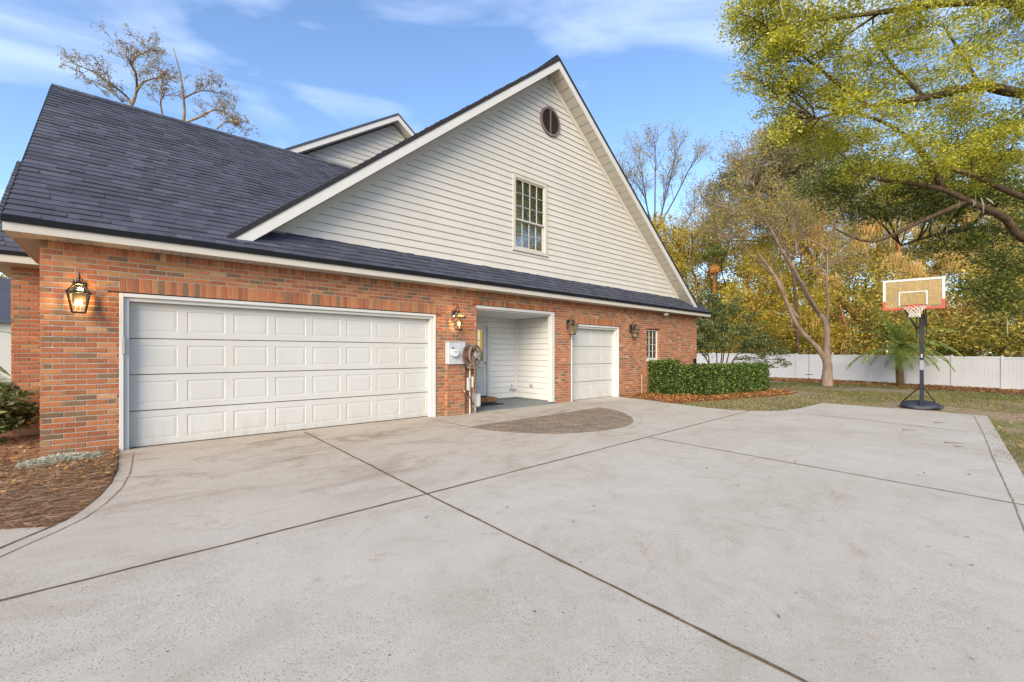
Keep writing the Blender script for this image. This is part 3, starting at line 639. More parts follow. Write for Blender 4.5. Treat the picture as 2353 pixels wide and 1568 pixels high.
# ---- garage doors
def garage(x0,x1,ztop,cols,name,casw,yd):
    tr=MB(); zb=-.03
    tr.bbox((x0,-.012,zb),(x0+.045,.12,ztop)); tr.bbox((x1-.045,-.012,zb),(x1,.12,ztop)); tr.bbox((x0+.045,-.012,ztop-.05),(x1-.045,.12,ztop))
    tr.bbox((x0+.045,.03,zb),(x0+casw,yd+.02,ztop-.05)); tr.bbox((x1-casw,.03,zb),(x1-.045,yd+.02,ztop-.05)); tr.bbox((x0+casw,.03,ztop-casw),(x1-casw,yd+.02,ztop-.05))
    a0,a1,zt=x0+casw,x1-casw,ztop-casw; rows=4; h=(zt-.0)/rows
    d=MB()
    for r in range(rows):
        za=r*h+.004; zb_=(r+1)*h-.004; z0,z1=za+.012,zb_-.012
        # section slab
        w=(a1-a0)/cols
        def pnl(xa,xb,zc_,zd,y):
            return [(xa,y,zc_),(xb,y,zc_),(xb,y,zd),(xa,y,zd)]
        d.mesh([(a0,yd,za+.006),(a1,yd,za+.006),(a1,yd+.01,za),(a0,yd+.01,za)],[(0,3,2,1)])
        for k in range(cols):
            xa=a0+k*w; xb=xa+w; ins=.055; vi=h*.18
            O=pnl(xa,xb,za+.006,zb_,yd); A=pnl(xa+ins,xb-ins,za+vi,zb_-vi,yd); B=pnl(xa+ins+.009,xb-ins-.009,za+vi+.009,zb_-vi-.009,yd+.007); C=pnl(xa+ins+.045,xb-ins-.045,za+vi+.045,zb_-vi-.045,yd+.002)
            vs=O+A+B+C; fs=[]
            for L in range(3):
                for i in range(4): fs.append((L*4+i,L*4+(i+1)%4,(L+1)*4+(i+1)%4,(L+1)*4+i))
            fs.append((12,13,14,15)); d.mesh(vs,fs)
        d.mesh([(a0,yd+.014,zb_),(a1,yd+.014,zb_),(a1,yd+.014,zb_+.008),(a0,yd+.014,zb_+.008)],[(0,1,2,3)],1)
    o=d.build('garage_door',[M['door'],M['joint']],house); tr.build('door_frame',M['white'],o)
    b=MB(); b.box((a0,yd+.0,-.028),(a1,yd+.04,.006)); b.build('bottom_seal',M['drip'],o)
    b=MB(); b.box((x0,yd+.05,-.1),(x1,yd+.07,ztop)); b.build('door_backing',M['dark'],o)
    return o
g1=garage(G0,G1,zc(KG)-.01,8,'g',.10,.14)
g1['label']='wide garage door of four rows of eight raised panels'
mb=MB(); mb.bbox((G0+.02,-.03,1.30),(G0+.055,-.008,1.53)); mb.build('keypad',M['greyp'],g1)
g2=garage(S0,S1,zc(KG)-.01,4,'g',.10,.17); g2['label']='narrow garage door of four panel columns'
# ---- porch recess
PZ=2.30; PY=1.58; PXR=8.44
mb=MB(); DX1=7.44
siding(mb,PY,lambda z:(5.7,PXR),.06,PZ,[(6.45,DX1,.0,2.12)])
o=MB()
def siding_x(mb,xp,y0,y1,z0,z1,ex=.152,st=.02):
    z=z0
    while z<z1:
        b=min(z+ex,z1); mb.mesh([(xp-st,y0,z),(xp-st,y1,z),(xp,y1,b),(xp,y0,b)],[(0,3,2,1)]); mb.mesh([(xp-st,y0,z),(xp-st,y1,z),(xp+.003,y1,z),(xp+.003,y0,z)],[(0,1,2,3)])
        if z>z0: mb.mesh([(xp-.004,y0,z-.007),(xp-.004,y1,z-.007),(xp-.004,y1,z),(xp-.004,y0,z)],[(0,3,2,1)],1)  # dark strip painted in as the lap's shadow line
        z+=ex
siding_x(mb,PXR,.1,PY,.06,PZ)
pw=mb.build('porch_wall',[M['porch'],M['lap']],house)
mb=MB(); mb.box((5.6,.1,-.1),(5.7,PY+.1,2.5)); mb.box((5.7,PY+.02,-.1),(6.46,PY+.1,2.5)); mb.box((DX1-.01,PY+.02,-.1),(8.6,PY+.1,2.5)); mb.box((6.46,PY+.02,2.12),(DX1-.01,PY+.1,2.5)); mb.box((PXR+.01,.1,-.1),(PXR+.1,PY+.02,2.5))
mb.bbox((PXR-.045,PY-.05,.06),(PXR-.005,PY-.005,PZ)); mb.build('porch_backing',M['porch'],pw)
mb=MB(); mb.box((5.7,.05,PZ),(PXR+.01,PY+.02,PZ+.02)); 
for k in range(15): mb.box((5.7,.05+k*.1,PZ-.006),(PXR,.05+k*.1+.088,PZ+.001))
mb.build('porch_ceiling',M['porch'],house)
mb=MB(); mb.bbox((P1-.11,-.015,.045),(P1,.13,zc(KP)-.01)); mb.bbox((P0,-.01,zc(KP)-.075),(P1-.11,.12,zc(KP)-.008)); mb.bbox((P0,.1,.03),(P0+.03,.2,zc(KP)-.075)); mb.build('porch_trim',M['white'],house)
mb=MB(); mb.box((5.7,-.03,-.2),(PXR+.02,PY+.05,.022)); mb.box((P1-.001,-.029,-.2),(P1+.0,0,.02)); mb.box((5.7,PY-.02,.022),(PXR,PY+.03,.058)); mb.box((PXR-.02,.12,.022),(PXR+.01,PY-.02,.058)); mb.build('porch_floor',M['porchfloor'],house)
# door
d=MB(); x0,x1=6.53,7.36
d.bbox((x0,PY+.0,.16),(x0+.12,PY+.045,2.05)); d.bbox((x1-.12,PY+.0,.16),(x1,PY+.045,2.05)); d.bbox((x0+.12,PY,1.95),(x1-.12,PY+.045,2.05)); d.bbox((x0+.12,PY,.98),(x1-.12,PY+.045,1.10)); d.bbox((x0+.12,PY,.16),(x1-.12,PY+.045,.32)); d.box((x0+.12,PY+.012,.32),(x1-.12,PY+.04,.98)); d.bbox((x0+.17,PY+.002,.38),(x1-.17,PY+.02,.92),.012)
dr=d.build('entry_door',M['white'],house); dr['label']='white entry door with gridded glass'
d=MB(); d.bbox((x0-.1,PY-.03,.05),(x0-.003,PY+.03,2.15)); d.bbox((x1+.003,PY-.03,.05),(x1+.1,PY+.03,2.15)); d.bbox((x0-.003,PY-.03,2.053),(x1+.003,PY+.03,2.15)); d.build('door_frame',M['white'],dr)
d=MB()
for i in (1,2): x=x0+.12+(x1-x0-.24)*i/3; d.box((x-.008,PY+.002,1.1),(x+.008,PY+.02,1.95))
for i in (1,2): z=1.1+.85*i/3; d.box((x0+.12,PY+.0005,z-.008),(x1-.12,PY+.0185,z+.008))
d.build('muntin',M['white'],dr)
d=MB(); d.box((x0+.11,PY+.024,1.09),(x1-.11,PY+.028,1.96)); d.build('pane',M['glass'],dr)
d=MB(); d.box((x0+.05,PY+.3,1.35),(x1+.4,PY+.31,2.1)); d.build('added_glow_panel',M['glowpanel'],dr)  # amber glowing panel added behind the door glass
d=MB(); d.box((x0-.1,PY+.35,.1),(x1+.4,PY+.36,2.2)); d.build('dark_room',M['dark'],dr)
d=MB(); d.disc((x1-.06,PY-.04,1.05),(0,1,0),.027,.03,16); d.tube([(x1-.06,PY-.03,1.05),(x1-.06,PY+.0,1.05)],.012,8); d.build('door_knob',M['brass'],dr)
# brick door step
d=MB(); soldiers(d,(0,PY-.37,0),(1,0,0),(0,-1,0),6.45,7.44,.025,.135,.075)
for i in range(13): d.bbox((6.45+i*.0762,PY-.365,.03),(6.45+i*.0762+.069,PY-.03,.138),.004)
d.bbox((7.40,PY-.365,.03),(7.436,PY-.03,.133),.004); d.build('door_step',M['brick'],house)
# outlet + small shelf on the porch walls are fittings of the house
mb=MB(); mb.bbox((PXR-.035,.86,.36),(PXR-.012,.98,.45)); mb.build('outlet_cover',M['greyp'],house)
mb=MB(); mb.bbox((8.14,PY-.12,.285),(8.36,PY-.02,.30)); mb.beam((8.25,PY-.02,.43),(8.25,PY-.03,.3),.012,.012); mb.build('drain_flap',M['greyp'],house)
mb=MB(); mb.bbox((15.98,-.06,.55),(16.12,-.002,1.12),.01); mb.build('downlight_box',M['drip'],house)
# soffit floodlight
mb=MB(); mb.disc((13.6,-.2,2.69),(0,0,1),.04,.025,16); mb.tube([(13.6,-.2,2.69),(13.52,-.24,2.63)],[.03,.045],12); mb.tube([(13.6,-.2,2.69),(13.68,-.24,2.63)],[.03,.045],12); mb.build('soffit_light',M['white'],house)
# ------------------------------------------------------------------ LANTERNS
def lantern(lit,label,x):
    t=thing('wall_lantern',label,'wall lantern',(x,0,1.78),'black wall lanterns on the brick front')
    L=lambda X,Y,Z:(x+X,Y,1.78+Z)
    cy=-.17
    b=MB(); b.bbox(L(-.065,-.002,.18),L(.065,-.022,.44),.006); b.tube([L(0,-.02,.34),L(0,-.05,.36),L(0,-.07,.44),L(0,-.085,.505),L(0,-.12,.535),L(0,-.155,.52),L(0,cy,.475),L(0,cy,.42)],.009,8); b.torus(L(0,-.06,.46),(0,1,0),.028,.005,20,6); b.build('bracket',M['blackmetal'],t,True) if False else b.build('bracket',M['blackmetal'],t)
    f=MB(); T=.1; Bm=.058; zt,zb=.29,.04
    def sq(r,z): return [Vector(L(sx*r,cy+sy*r,z)) for sx,sy in ((-1,-1),(1,-1),(1,1),(-1,1))]
    a=sq(T,zt);c=sq(Bm,zb);r=sq(.034,.395)
    for i in range(4):
        f.beam(a[i],c[i],.011,.011); f.beam(a[i],r[i],.010,.010); f.beam(c[i],c[(i+1)%4],.012,.012)
    f.bbox(L(-T-.012,cy-T-.012,zt-.012),L(T+.012,cy-T+.004,zt+.008),.003); f.bbox(L(-T-.012,cy+T-.004,zt-.012),L(T+.012,cy+T+.012,zt+.008),.003); f.bbox(L(-T-.012,cy-T+.004,zt-.012),L(-T+.004,cy+T-.004,zt+.008),.003); f.bbox(L(T-.004,cy-T+.004,zt-.012),L(T+.012,cy+T-.004,zt+.008),.003)
    f.bbox(L(-Bm,cy-Bm,.028),L(Bm,cy+Bm,.042),.003); f.mesh([*sq(.045,.39),*sq(.012,.425)],[(0,1,5,4),(1,2,6,5),(2,3,7,6),(3,0,4,7),(0,3,2,1),(4,5,6,7)]); f.disc(L(0,cy,.432),(0,0,1),.014,.02,12)
    f.build('cage',M['bronze'],t)
    g=MB(); g.mesh([*sq(T-.003,zt-.006),*sq(Bm-.001,zb)],[(0,1,5,4),(1,2,6,5),(2,3,7,6),(3,0,4,7)]); g.mesh([*sq(T-.003,zt+.004),*sq(.033,.392)],[(0,1,5,4),(1,2,6,5),(2,3,7,6),(3,0,4,7)]); g.build('glass',M['lglass'],t)
    s=MB(); s2=MB()
    for q in (-.022,.022):
        s.tube([L(q,cy,.04),L(q,cy,.12)],.011,10); s2.tube([L(q,cy,.12),L(q,cy,.145),L(q,cy,.17),L(q,cy,.2)],[.008,.014,.012,.002],10)
    if lit:
        pl=bpy.data.lights.new('lantern_bulb','POINT'); pl.energy=5.5; pl.color=(1,.55,.18); pl.shadow_soft_size=.03; po=bpy.data.objects.new('lantern_bulb',pl); COL.objects.link(po); po.location=L(0,cy-.0,.21); par(po,t)
    s.build('candle_sleeve',M['candle'],t); s2.build('bulb',M['flame'] if lit else M['lglass'],t)
    return t
lantern(True,'lit black lantern on the brick left of the wide garage door',-.47)
lantern(True,'lit black lantern above the grey electric meter box',5.24)
lantern(False,'unlit black lantern on the brick pillar left of the narrow garage door',8.9)
lantern(False,'unlit black lantern between the narrow garage door and the small window',11.85)
# ------------------------------------------------------------------ METER BOX
t=thing('electric_meter','grey steel electric meter box with round dial on brick pedestal','electric meter',(5.22,0,1.1))
b=MB(); b.bbox((5.01,-.14,1.08),(5.24,-.002,1.55),.008); b.bbox((5.243,-.145,1.08),(5.44,-.002,1.55),.008); b.bbox((5.0,-.15,1.545),(5.45,0,1.56),.003); b.build('cabinet',M['meter'],t)
b=MB(); b.disc((5.125,-.165,1.32),(0,1,0),.088,.05,32); b.build('meter_ring',M['meter'],t)
b=MB(); b.disc((5.125,-.205,1.32),(0,1,0),.075,.05,32); b.build('meter_dial',M['porch'],t)
b=MB(); b.box((5.10,-.234,1.335),(5.165,-.231,1.35)); b.box((5.115,-.234,1.30),(5.15,-.231,1.306)); b.build('display',M['dark'],t)
b=MB(); b.disc((5.10,-.15,1.425),(0,1,0),.018,.02,12); b.bbox((5.1,-.16,1.42),(5.15,-.15,1.43)); b.build('seal_tag',M['brass'],t)
b=MB(); b.bbox((5.115,-.155,1.075),(5.15,-.14,1.11)); b.build('latch',M['silver'],t)
# ------------------------------------------------------------------ HOSE REEL
t=thing('hose_reel','taupe plastic hose reel with spoked wheel hung on the brick by the porch','hose reel',(5.75,0,.95))
RC=Vector((5.57,-.22,1.27)); nx=Vector((.35,-1,0)).normalized()
for s_,nm in ((.07,'front'),(-.11,'rear')):
    b=MB(); c=RC+nx*s_; r=.225
    b.ring(c,nx,r-.035,r,.03,40); b.ring(c,nx,.055,.08,.035,24); b.torus(c,nx,r,.014,40,8)
    a=nx.orthogonal().normalized(); bb=nx.cross(a)
    for k in range(9):
        t0=2*math.pi*k/9; p=[c+(a*math.cos(t0+q*.35)+bb*math.sin(t0+q*.35))*(.07+(r-.1)*q) for q in (0,.35,.7,1.05)]
        b.tube(p,[.016,.011,.011,.018],6)
    b.build('reel_flange',M['taupe'],t)
b=MB(); b.disc(RC+nx*.085,nx,.058,.05,24); b.tube([RC-nx*.14,RC+nx*.1],.05,16); b.build('hub',M['greyp'],t)
b=MB()
for k in range(6): b.torus(RC+nx*(-.09+.026*k),nx,.12+.02*(k%2),.018,32,8)
b.build('hose',M['rust'],t)
b=MB(); b.bbox((5.5,-.14,.98),(5.58,-.002,1.45),.008); b.bbox((5.5,-.26,.985),(5.86,-.02,1.01),.005); b.beam((5.56,-.12,1.0),(5.6,-.3,1.27),.025,.04); b.tube([RC+nx*.1,RC+nx*.11+Vector((-.12,0,-.02)),(5.5,-.36,.98)],[.012,.012,.012],8); b.build('wall_bracket',M['taupe'],t)
b=MB(); b.tube([(5.56,-.3,1.25),(5.58,-.3,.95),(5.6,-.22,.7),(5.62,-.18,.45),(5.64,-.16,.2),(5.68,-.15,.02)],.014,8); b.tube([(5.62,-.3,1.02),(5.64,-.24,.8),(5.66,-.2,.6),(5.69,-.17,.42)],.012,8); b.build('leader_hose',M['taupe'],t)
# ------------------------------------------------------------------ CONDUIT AND BOXES
t=thing('disconnect_box','grey electrical disconnect box with white conduits left of the porch','electrical box',(5.75,0,.1))
b=MB(); b.bbox((5.70,-.14,.13),(5.83,-.002,.43),.008); b.build('box',M['greyp'],t)
b=MB(); b.bbox((5.745,-.155,.15),(5.835,-.138,.42),.006); b.build('box_cover',M['meter'],t)
b=MB(); b.tube([(5.755,-.07,.13),(5.745,-.07,-.01)],.02,10); b.tube([(5.62,-.05,1.0),(5.62,-.05,-.01)],.018,10); b.build('conduit',M['pvc'],t)
b=MB(); b.bbox((5.53,-.1,.5),(5.585,-.002,.78),.006); b.bbox((5.66,-.1,.56),(5.70,-.002,.8),.01); b.build('timer_box',M['pvc'],t)
t=thing('hose_bib','small brass spigot with short black hose on the meter pedestal','spigot',(5.38,-.1,.5))
b=MB(); b.tube([(5.36,-.10,.52),(5.36,-.2,.52),(5.38,-.23,.48)],.014,8); b.disc((5.35,-.17,.56),(0,0,1),.028,.012,10); b.build('valve',M['brass'],t)
b=MB(); b.tube([(5.38,-.23,.48),(5.44,-.25,.42),(5.54,-.22,.3),(5.62,-.18,.18)],.012,8); b.build('short_hose',M['blackmetal'],t)
mb=MB(); mb.tube([(12.33,-.1,-.06),(12.33,-.1,.6)],.018,10); mb.tube([(12.33,-.1,.58),(12.33,-.1,.63)],.024,10); mb.tube([(12.33,-.1,.32),(12.25,-.08,.3),(12.24,-.01,.3)],.012,8); tag(mb.build('stub_pipe',M['copper']),'thin copper coloured pipe standing by the wall left of the hedge','pipe')
mb=MB(); mb.prism([(6.15,.45),(7.1,.15),(7.38,.62),(6.5,1.0)] if False else [(6.25,.62),(7.15,.62),(7.15,1.15),(6.25,1.15)],.023,.038); tag(mb.build('door_mat',M['mat']),'black rubber mat on the grey porch floor before the step','door mat')
# ------------------------------------------------------------------ FENCE
FX=35.3
t=thing('vinyl_fence','white vinyl privacy fence of plain panels across the back of the lawn','fence',(FX,0,-.5))
ys=[1.97+1.93*k for k in range(9,0,-1)]+[1.97,.03,-1.9,-3.83,-5.73,-7.63,-9.55,-11.5,-13.4,-15.3,-17.2,-19.1]
ftop=lambda y: 1.25+.014*max(-12,min(y,12))
for i,y in enumerate(ys):
    b=MB(); b.bbox((FX-.065,y-.065,gz(FX,y)-.1),(FX+.065,y+.065,ftop(y)+.03),.008); zt=ftop(y)+.03
    b.mesh([(FX-.075,y-.075,zt),(FX+.075,y-.075,zt),(FX+.075,y+.075,zt),(FX-.075,y+.075,zt),(FX,y,zt+.05)],[(0,1,4),(1,2,4),(2,3,4),(3,0,4),(3,2,1,0)]); b.build('post',M['vinyl'],t)
for a,c in zip(ys[:-1],ys[1:]):
    b=MB(); y1,y0=a-.066,c+.066; za=gz(FX,(a+c)/2)
    zt=ftop((a+c)/2); b.bbox((FX-.03,y0,zt-.12),(FX+.03,y1,zt),.006); b.bbox((FX-.03,y0,za+.02),(FX+.03,y1,za+.14),.006)
    n=12; w=(y1-y0)/n
    for k in range(n): b.bbox((FX-.014,y0+k*w+.0006,za+.12),(FX+.014,y0+(k+1)*w-.0006,zt-.1),.003)
    b.build('panel',M['vinyl'],t)
# ------------------------------------------------------------------ BASKETBALL HOOP
hx,hy=15.46,-6.36; hz=dz(hx,hy)
t=thing('basketball_hoop','portable basketball hoop with clear board standing at the far edge of the concrete','basketball hoop',(hx,hy,hz))
b=MB(); b.bbox((hx-.038,hy-.038,hz),(hx+.038,hy+.038,hz+1.75),.008); b.build('pole',M['navy'],t)
b=MB(); b.bbox((hx-.0405,hy-.0405,hz+1.0),(hx+.0405,hy+.0405,hz+1.26),.006); b.build('sticker_band',M['sticker'],t)
b=MB(); b.box((hx-.043,hy-.018,hz+1.33),(hx-.0385,hy+.012,hz+1.36)); b.box((hx-.043,hy-.018,hz+1.38),(hx-.0385,hy+.012,hz+1.41)); b.build('pole_decal',M['net'],t)
b=MB(); b.bbox((hx-.045,hy-.045,hz+1.7),(hx+.045,hy+.045,hz+2.45),.008); b.build('upper_pole',M['blackmetal'],t)
AX=Vector((.1924,-.9813,0)); NB=Vector((-.9813,-.1924,0))   # board: AX along width, NB towards court
BL=W(2155.4,688.9,11.25); BRt=W(2307.5,672.4,10.55); BLb=W(2158.9,759.7,11.25)
AX=(BRt-BL); AX.z=0; AX.normalize(); NB=Vector((AX.y,-AX.x,0)); 
if NB.x>0: NB=-NB
ztop=(BL.z+BRt.z)/2; zbot=BLb.z; C0=(BL+BRt)/2; C0.z=0
bw=(Vector((BRt.x,BRt.y,0))-Vector((BL.x,BL.y,0))).length/2
def bp(a,n,z): return C0+AX*a+NB*n+Vector((0,0,z))
def obox(mb,a0,a1,n0,n1,z0,z1,m=0):
    vs=[bp(a,n,z) for z in (z0,z1) for a,n in ((a0,n0),(a1,n0),(a1,n1),(a0,n1))]
    mb.mesh(vs,[(0,3,2,1),(4,5,6,7),(0,1,5,4),(1,2,6,5),(2,3,7,6),(3,0,4,7)],m)
fw=.055
zm=zbot+.30*(ztop-zbot)
b=MB(); obox(b,-bw,bw,-.02,.02,ztop-fw,ztop); obox(b,-bw,-bw+fw,-.02,.02,zm,ztop-fw); obox(b,bw-fw,bw,-.02,.02,zm,ztop-fw)
obox(b,-bw,-bw+fw,-.02,.02,zbot+fw,zm,1); obox(b,bw-fw,bw,-.02,.02,zbot+fw,zm,1); obox(b,-bw,bw,-.02,.02,zbot,zbot+fw,1); board=b.build('backboard',[M['silver'],M['red']],t)
tg=NT('acrylic_sheet'); tr_=tg.n('ShaderNodeBsdfTransparent',{'Color':(.92,.82,.58,1)}); df=tg.bsdf(tg.ramp(tg.noise(5,4),[(.3,(.40,.30,.15)),(.7,(.48,.37,.20))]),.25,.5); ms=tg.n('ShaderNodeMixShader',{0:.30,1:tr_.outputs[0],2:df.outputs[0]}); tg.t.links.new(ms.outputs[0],tg.out.inputs[0])
b=MB(); obox(b,-bw+fw,bw-fw,-.004,.004,zbot+fw,ztop-fw); b.build('clear_panel',tg.mat,board)
b=MB(); sq=.215; s0=zbot+.10; s1=s0+.36
for a0,a1,z0,z1 in ((-.27,.27,s1-.03,s1),(-.27,-.24,s0,s1-.03),(.24,.27,s0,s1-.03)): obox(b,a0,a1,.006,.012,z0,z1)
obox(b,-.235,.235,.006,.012,s0,s0+.014,1)
b.build('target_square',[M['silver'],M['blackmetal']],board)
b=MB(); obox(b,-.30,-.265,-.03,-.006,zbot+.02,ztop-.03); obox(b,.265,.30,-.03,-.006,zbot+.02,ztop-.03); b.build('rear_rail',M['blackmetal'],board)
b=MB(); obox(b,.32,.5,.005,.008,zbot+fw+.015,zbot+fw+.04); b.build('name_strip',M['blackmetal'],board)
zr_=zbot+.075; rc=bp(0,.06+.24,zr_)
b=MB(); b.torus(rc,(0,0,1),.228,.009,40,8); obox(b,-.08,.08,.02,.07,zr_-.07,zr_+.012); obox(b,-.09,.09,.02,.028,zr_-.09,zr_+.05); b.build('rim',M['red'],t)
b=MB(); n=12; lv=6
def npnt(i,l):
    r=.222-.125*min(1,l/4)+.01*(l>4); return Vector((rc.x+r*math.cos(2*math.pi*(i+.5*(l%2))/n),rc.y+r*math.sin(2*math.pi*(i+.5*(l%2))/n),rc.z-.01-.046*l))
for l in range(lv):
    for i in range(n):
        b.tube([npnt(i,l),npnt(i,l+1)],.0055,4); b.tube([npnt(i,l),npnt(i-1 if l%2==0 else i+1,l+1)],.0055,4)
b.build('net',M['net'],t)
b=MB()
for s_ in (-.09,.09):
    p=Vector((hx,hy,hz+2.35))+AX*s_
    b.beam(p,bp(s_*2,-.03,ztop-.12),.022,.035); b.beam(p-Vector((0,0,.28)),bp(s_*2,-.03,zbot+.07),.022,.035); b.beam(p+Vector((0,0,.03)),p-Vector((0,0,.55))-NB*.08,.022,.04)
b.tube([Vector((hx,hy,hz+2.15))-NB*.12,Vector((hx,hy,hz+1.6))-NB*.10],.02,8); b.build('lift_arm',M['blackmetal'],t)
bc=Vector((hx,hy,hz))-NB*.42
b=MB()
prof=[(.0,.40,.50),(.06,.42,.52),(.11,.36,.43),(.15,.26,.30),(.17,.10,.10)]
n=28; vs=[]
for z,ra,rn in prof:
    for k in range(n):
        a=2*math.pi*k/n; ca,sa=math.cos(a),math.sin(a); q=lambda v:math.copysign(abs(v)**.75,v)
        wob=1+.06*math.cos(3*a+z*9); vs.append(bc+AX*(q(ca)*ra*wob)+(-NB)*(q(sa)*rn*wob)+Vector((0,0,z+.012*math.sin(5*a))))
fs=[(i*n+k,i*n+(k+1)%n,(i+1)*n+(k+1)%n,(i+1)*n+k) for i in range(len(prof)-1) for k in range(n)]+[tuple((len(prof)-1)*n+k for k in range(n))]
b.mesh(vs,fs); b.build('ballast_base',M['basep'],t,True)
b=MB()
for s_ in (-.33,.33): b.tube([Vector((hx,hy,hz+.55))+AX*.04*(1 if s_>0 else -1),bc+AX*s_-NB*.18+Vector((0,0,.12))],.013,8)
b.tube([bc+AX*.38-NB*-.3+Vector((0,0,.07)),bc+AX*.38-NB*-.3+Vector((.0,0,.07))+NB*.06],.05,14); b.build('brace',M['blackmetal'],t)
# ------------------------------------------------------------------ VEGETATION HELPERS
def frames(N,up=.0,droop=0):
    a=RNG.normal(size=(N,3)); a[:,2]=a[:,2]*(1-up)*.8-droop; a/=np.linalg.norm(a,axis=1,keepdims=True)+1e-9
    b=RNG.normal(size=(N,3)); b[:,2]*=(1-up); b-=a*np.sum(a*b,axis=1,keepdims=True); b/=np.linalg.norm(b,axis=1,keepdims=True)+1e-9
    c=np.cross(a,b); return a,b,c
def leafverts(P,size,asp=.42,up=.3,droop=.15,sv=.35):
    N=len(P); a,b,c=frames(N,up,droop); s=size*(1+RNG.uniform(-sv,sv,size=(N,1)))
    V=np.empty((N,4,3)); V[:,0]=P-a*s*.5; V[:,1]=P+b*s*asp*.5+c*s*.08; V[:,2]=P+a*s*.5; V[:,3]=P-b*s*asp*.5+c*s*.08
    return V
def arr(v): return np.array([v.x,v.y,v.z])
def bez(p0,p1,sag,n=5,wob=.05):
    p0=Vector(p0);p1=Vector(p1);L=(p1-p0).length; out=[]
    o1=Vector((random.uniform(-1,1),random.uniform(-1,1),random.uniform(-1,1)))*L*wob; o2=Vector((random.uniform(-1,1),random.uniform(-1,1),random.uniform(-1,1)))*L*wob
    for i in range(n+1):
        t=i/n; out.append(p0.lerp(p1,t)+Vector((0,0,sag*L*4*t*(1-t)))+o1*math.sin(math.pi*t)+o2*math.sin(2*math.pi*t)*.6)
    return out
class Tree:
    def __init__(s,name,label,loc,group=None,cat='tree'):
        s.root=thing(name,label,cat,loc,group); s.trunk=MB(); s.twig=MB(); s.L=[]; s.mossP=[]; s.nodes=[]
    def limb(s,pts,r0,r1,n=7,node=True):
        pts=[Vector(p) for p in pts]; P=[]
        for i in range(len(pts)-1):   # catmull-rom smoothing
            a=pts[max(i-1,0)];b=pts[i];c=pts[i+1];d=pts[min(i+2,len(pts)-1)]
            for k in range(4):
                t=k/4; P.append(.5*((2*b)+(c-a)*t+(2*a-5*b+4*c-d)*t*t+(3*b-3*c+d-a)*t**3))
        P.append(pts[-1]); m=len(P); rad=[r0+(r1-r0)*i/(m-1) for i in range(m)]
        rad=[q*(1+random.uniform(-.08,.08)) for q in rad]
        s.trunk.tube(P,rad,n)
        if node: s.nodes+=[(p,r) for p,r in zip(P,rad)]
        return P
    def blob(s,c,r,tips,per,spread,flat=.8,shell=.55,connect=True,br=.035):
        c=Vector(c)
        if connect and s.nodes:
            nd=min(s.nodes,key=lambda q:(q[0]-c).length+max(0,q[0].z-c.z)*1.5)
            p0=nd[0]; rr=min(nd[1]*.6,br*1.6)
            s.trunk.tube(bez(p0,c,.05,6,.08),[rr+(br-rr)*i/6 for i in range(7)],5)
        pts=[]
        for k in range(tips):
            d=Vector((random.gauss(0,1),random.gauss(0,1),random.gauss(0,1))).normalized(); q=shell+(1-shell)*random.random()
            if random.random()<.25: q*=.6
            tip=c+Vector((d.x*r*q,d.y*r*q,d.z*r*q*flat)); 
            mid=c.lerp(tip,random.uniform(.2,.5)) if connect else c.lerp(tip,.6)
            if random.random()<.75: s.twig.tube(bez(mid,tip,.04,3,.08),[br*.35,br*.28,br*.2,br*.08],3,cap=False)
            pts.append((tip,spread)); 
        tp=np.array([[p.x,p.y,p.z] for p,_ in pts]); idx=np.repeat(np.arange(len(tp)),per)
        P=tp[idx]+RNG.normal(size=(len(idx),3))*spread*np.array([1,1,.55]); s.L.append(P); s.mossP+=[p for p,_ in pts]
    def done(s,leafmat,barkmat,size,asp=.42,moss=0,mossmat='moss',mlen=(.5,1.8),mw=.05,limbname='trunk',moss_lo=None,droop=.15):
        tr=s.trunk.build(limbname,M[barkmat],s.root,True)
        if s.twig.v: s.twig.build('twigs',M[barkmat],s.root)
        if s.L:
            P=np.concatenate(s.L); quads('crown',leafverts(P,size,asp,.3,droop),M[leafmat],s.root)
        if moss:
            src=[p for p in s.mossP if (moss_lo is None or p.z<moss_lo)]+[p for p,_ in s.nodes for _ in range(3)]
            V=[]
            for k in range(moss):
                c=random.choice(src); c=arr(c)+RNG.normal(size=3)*.25; 
                for j in range(random.randint(4,9)):
                    p=c+RNG.normal(size=3)*np.array([.16,.16,.1]); L=random.uniform(*mlen); w=mw*random.uniform(.5,1.4); an=random.uniform(0,6.28); e=np.array([math.cos(an),math.sin(an),0])*w/2
                    q1=p+np.array([random.gauss(0,.05),random.gauss(0,.05),-L*.5]); q2=q1+np.array([random.gauss(0,.05),random.gauss(0,.05),-L*.5])
                    V.append([p-e*.5,p+e*.5,q1+e,q1-e]); V.append([q1-e,q1+e,q2+e*.25,q2-e*.25])
            quads('hanging_moss',np.array(V),M[mossmat],s.root)
        return s.root
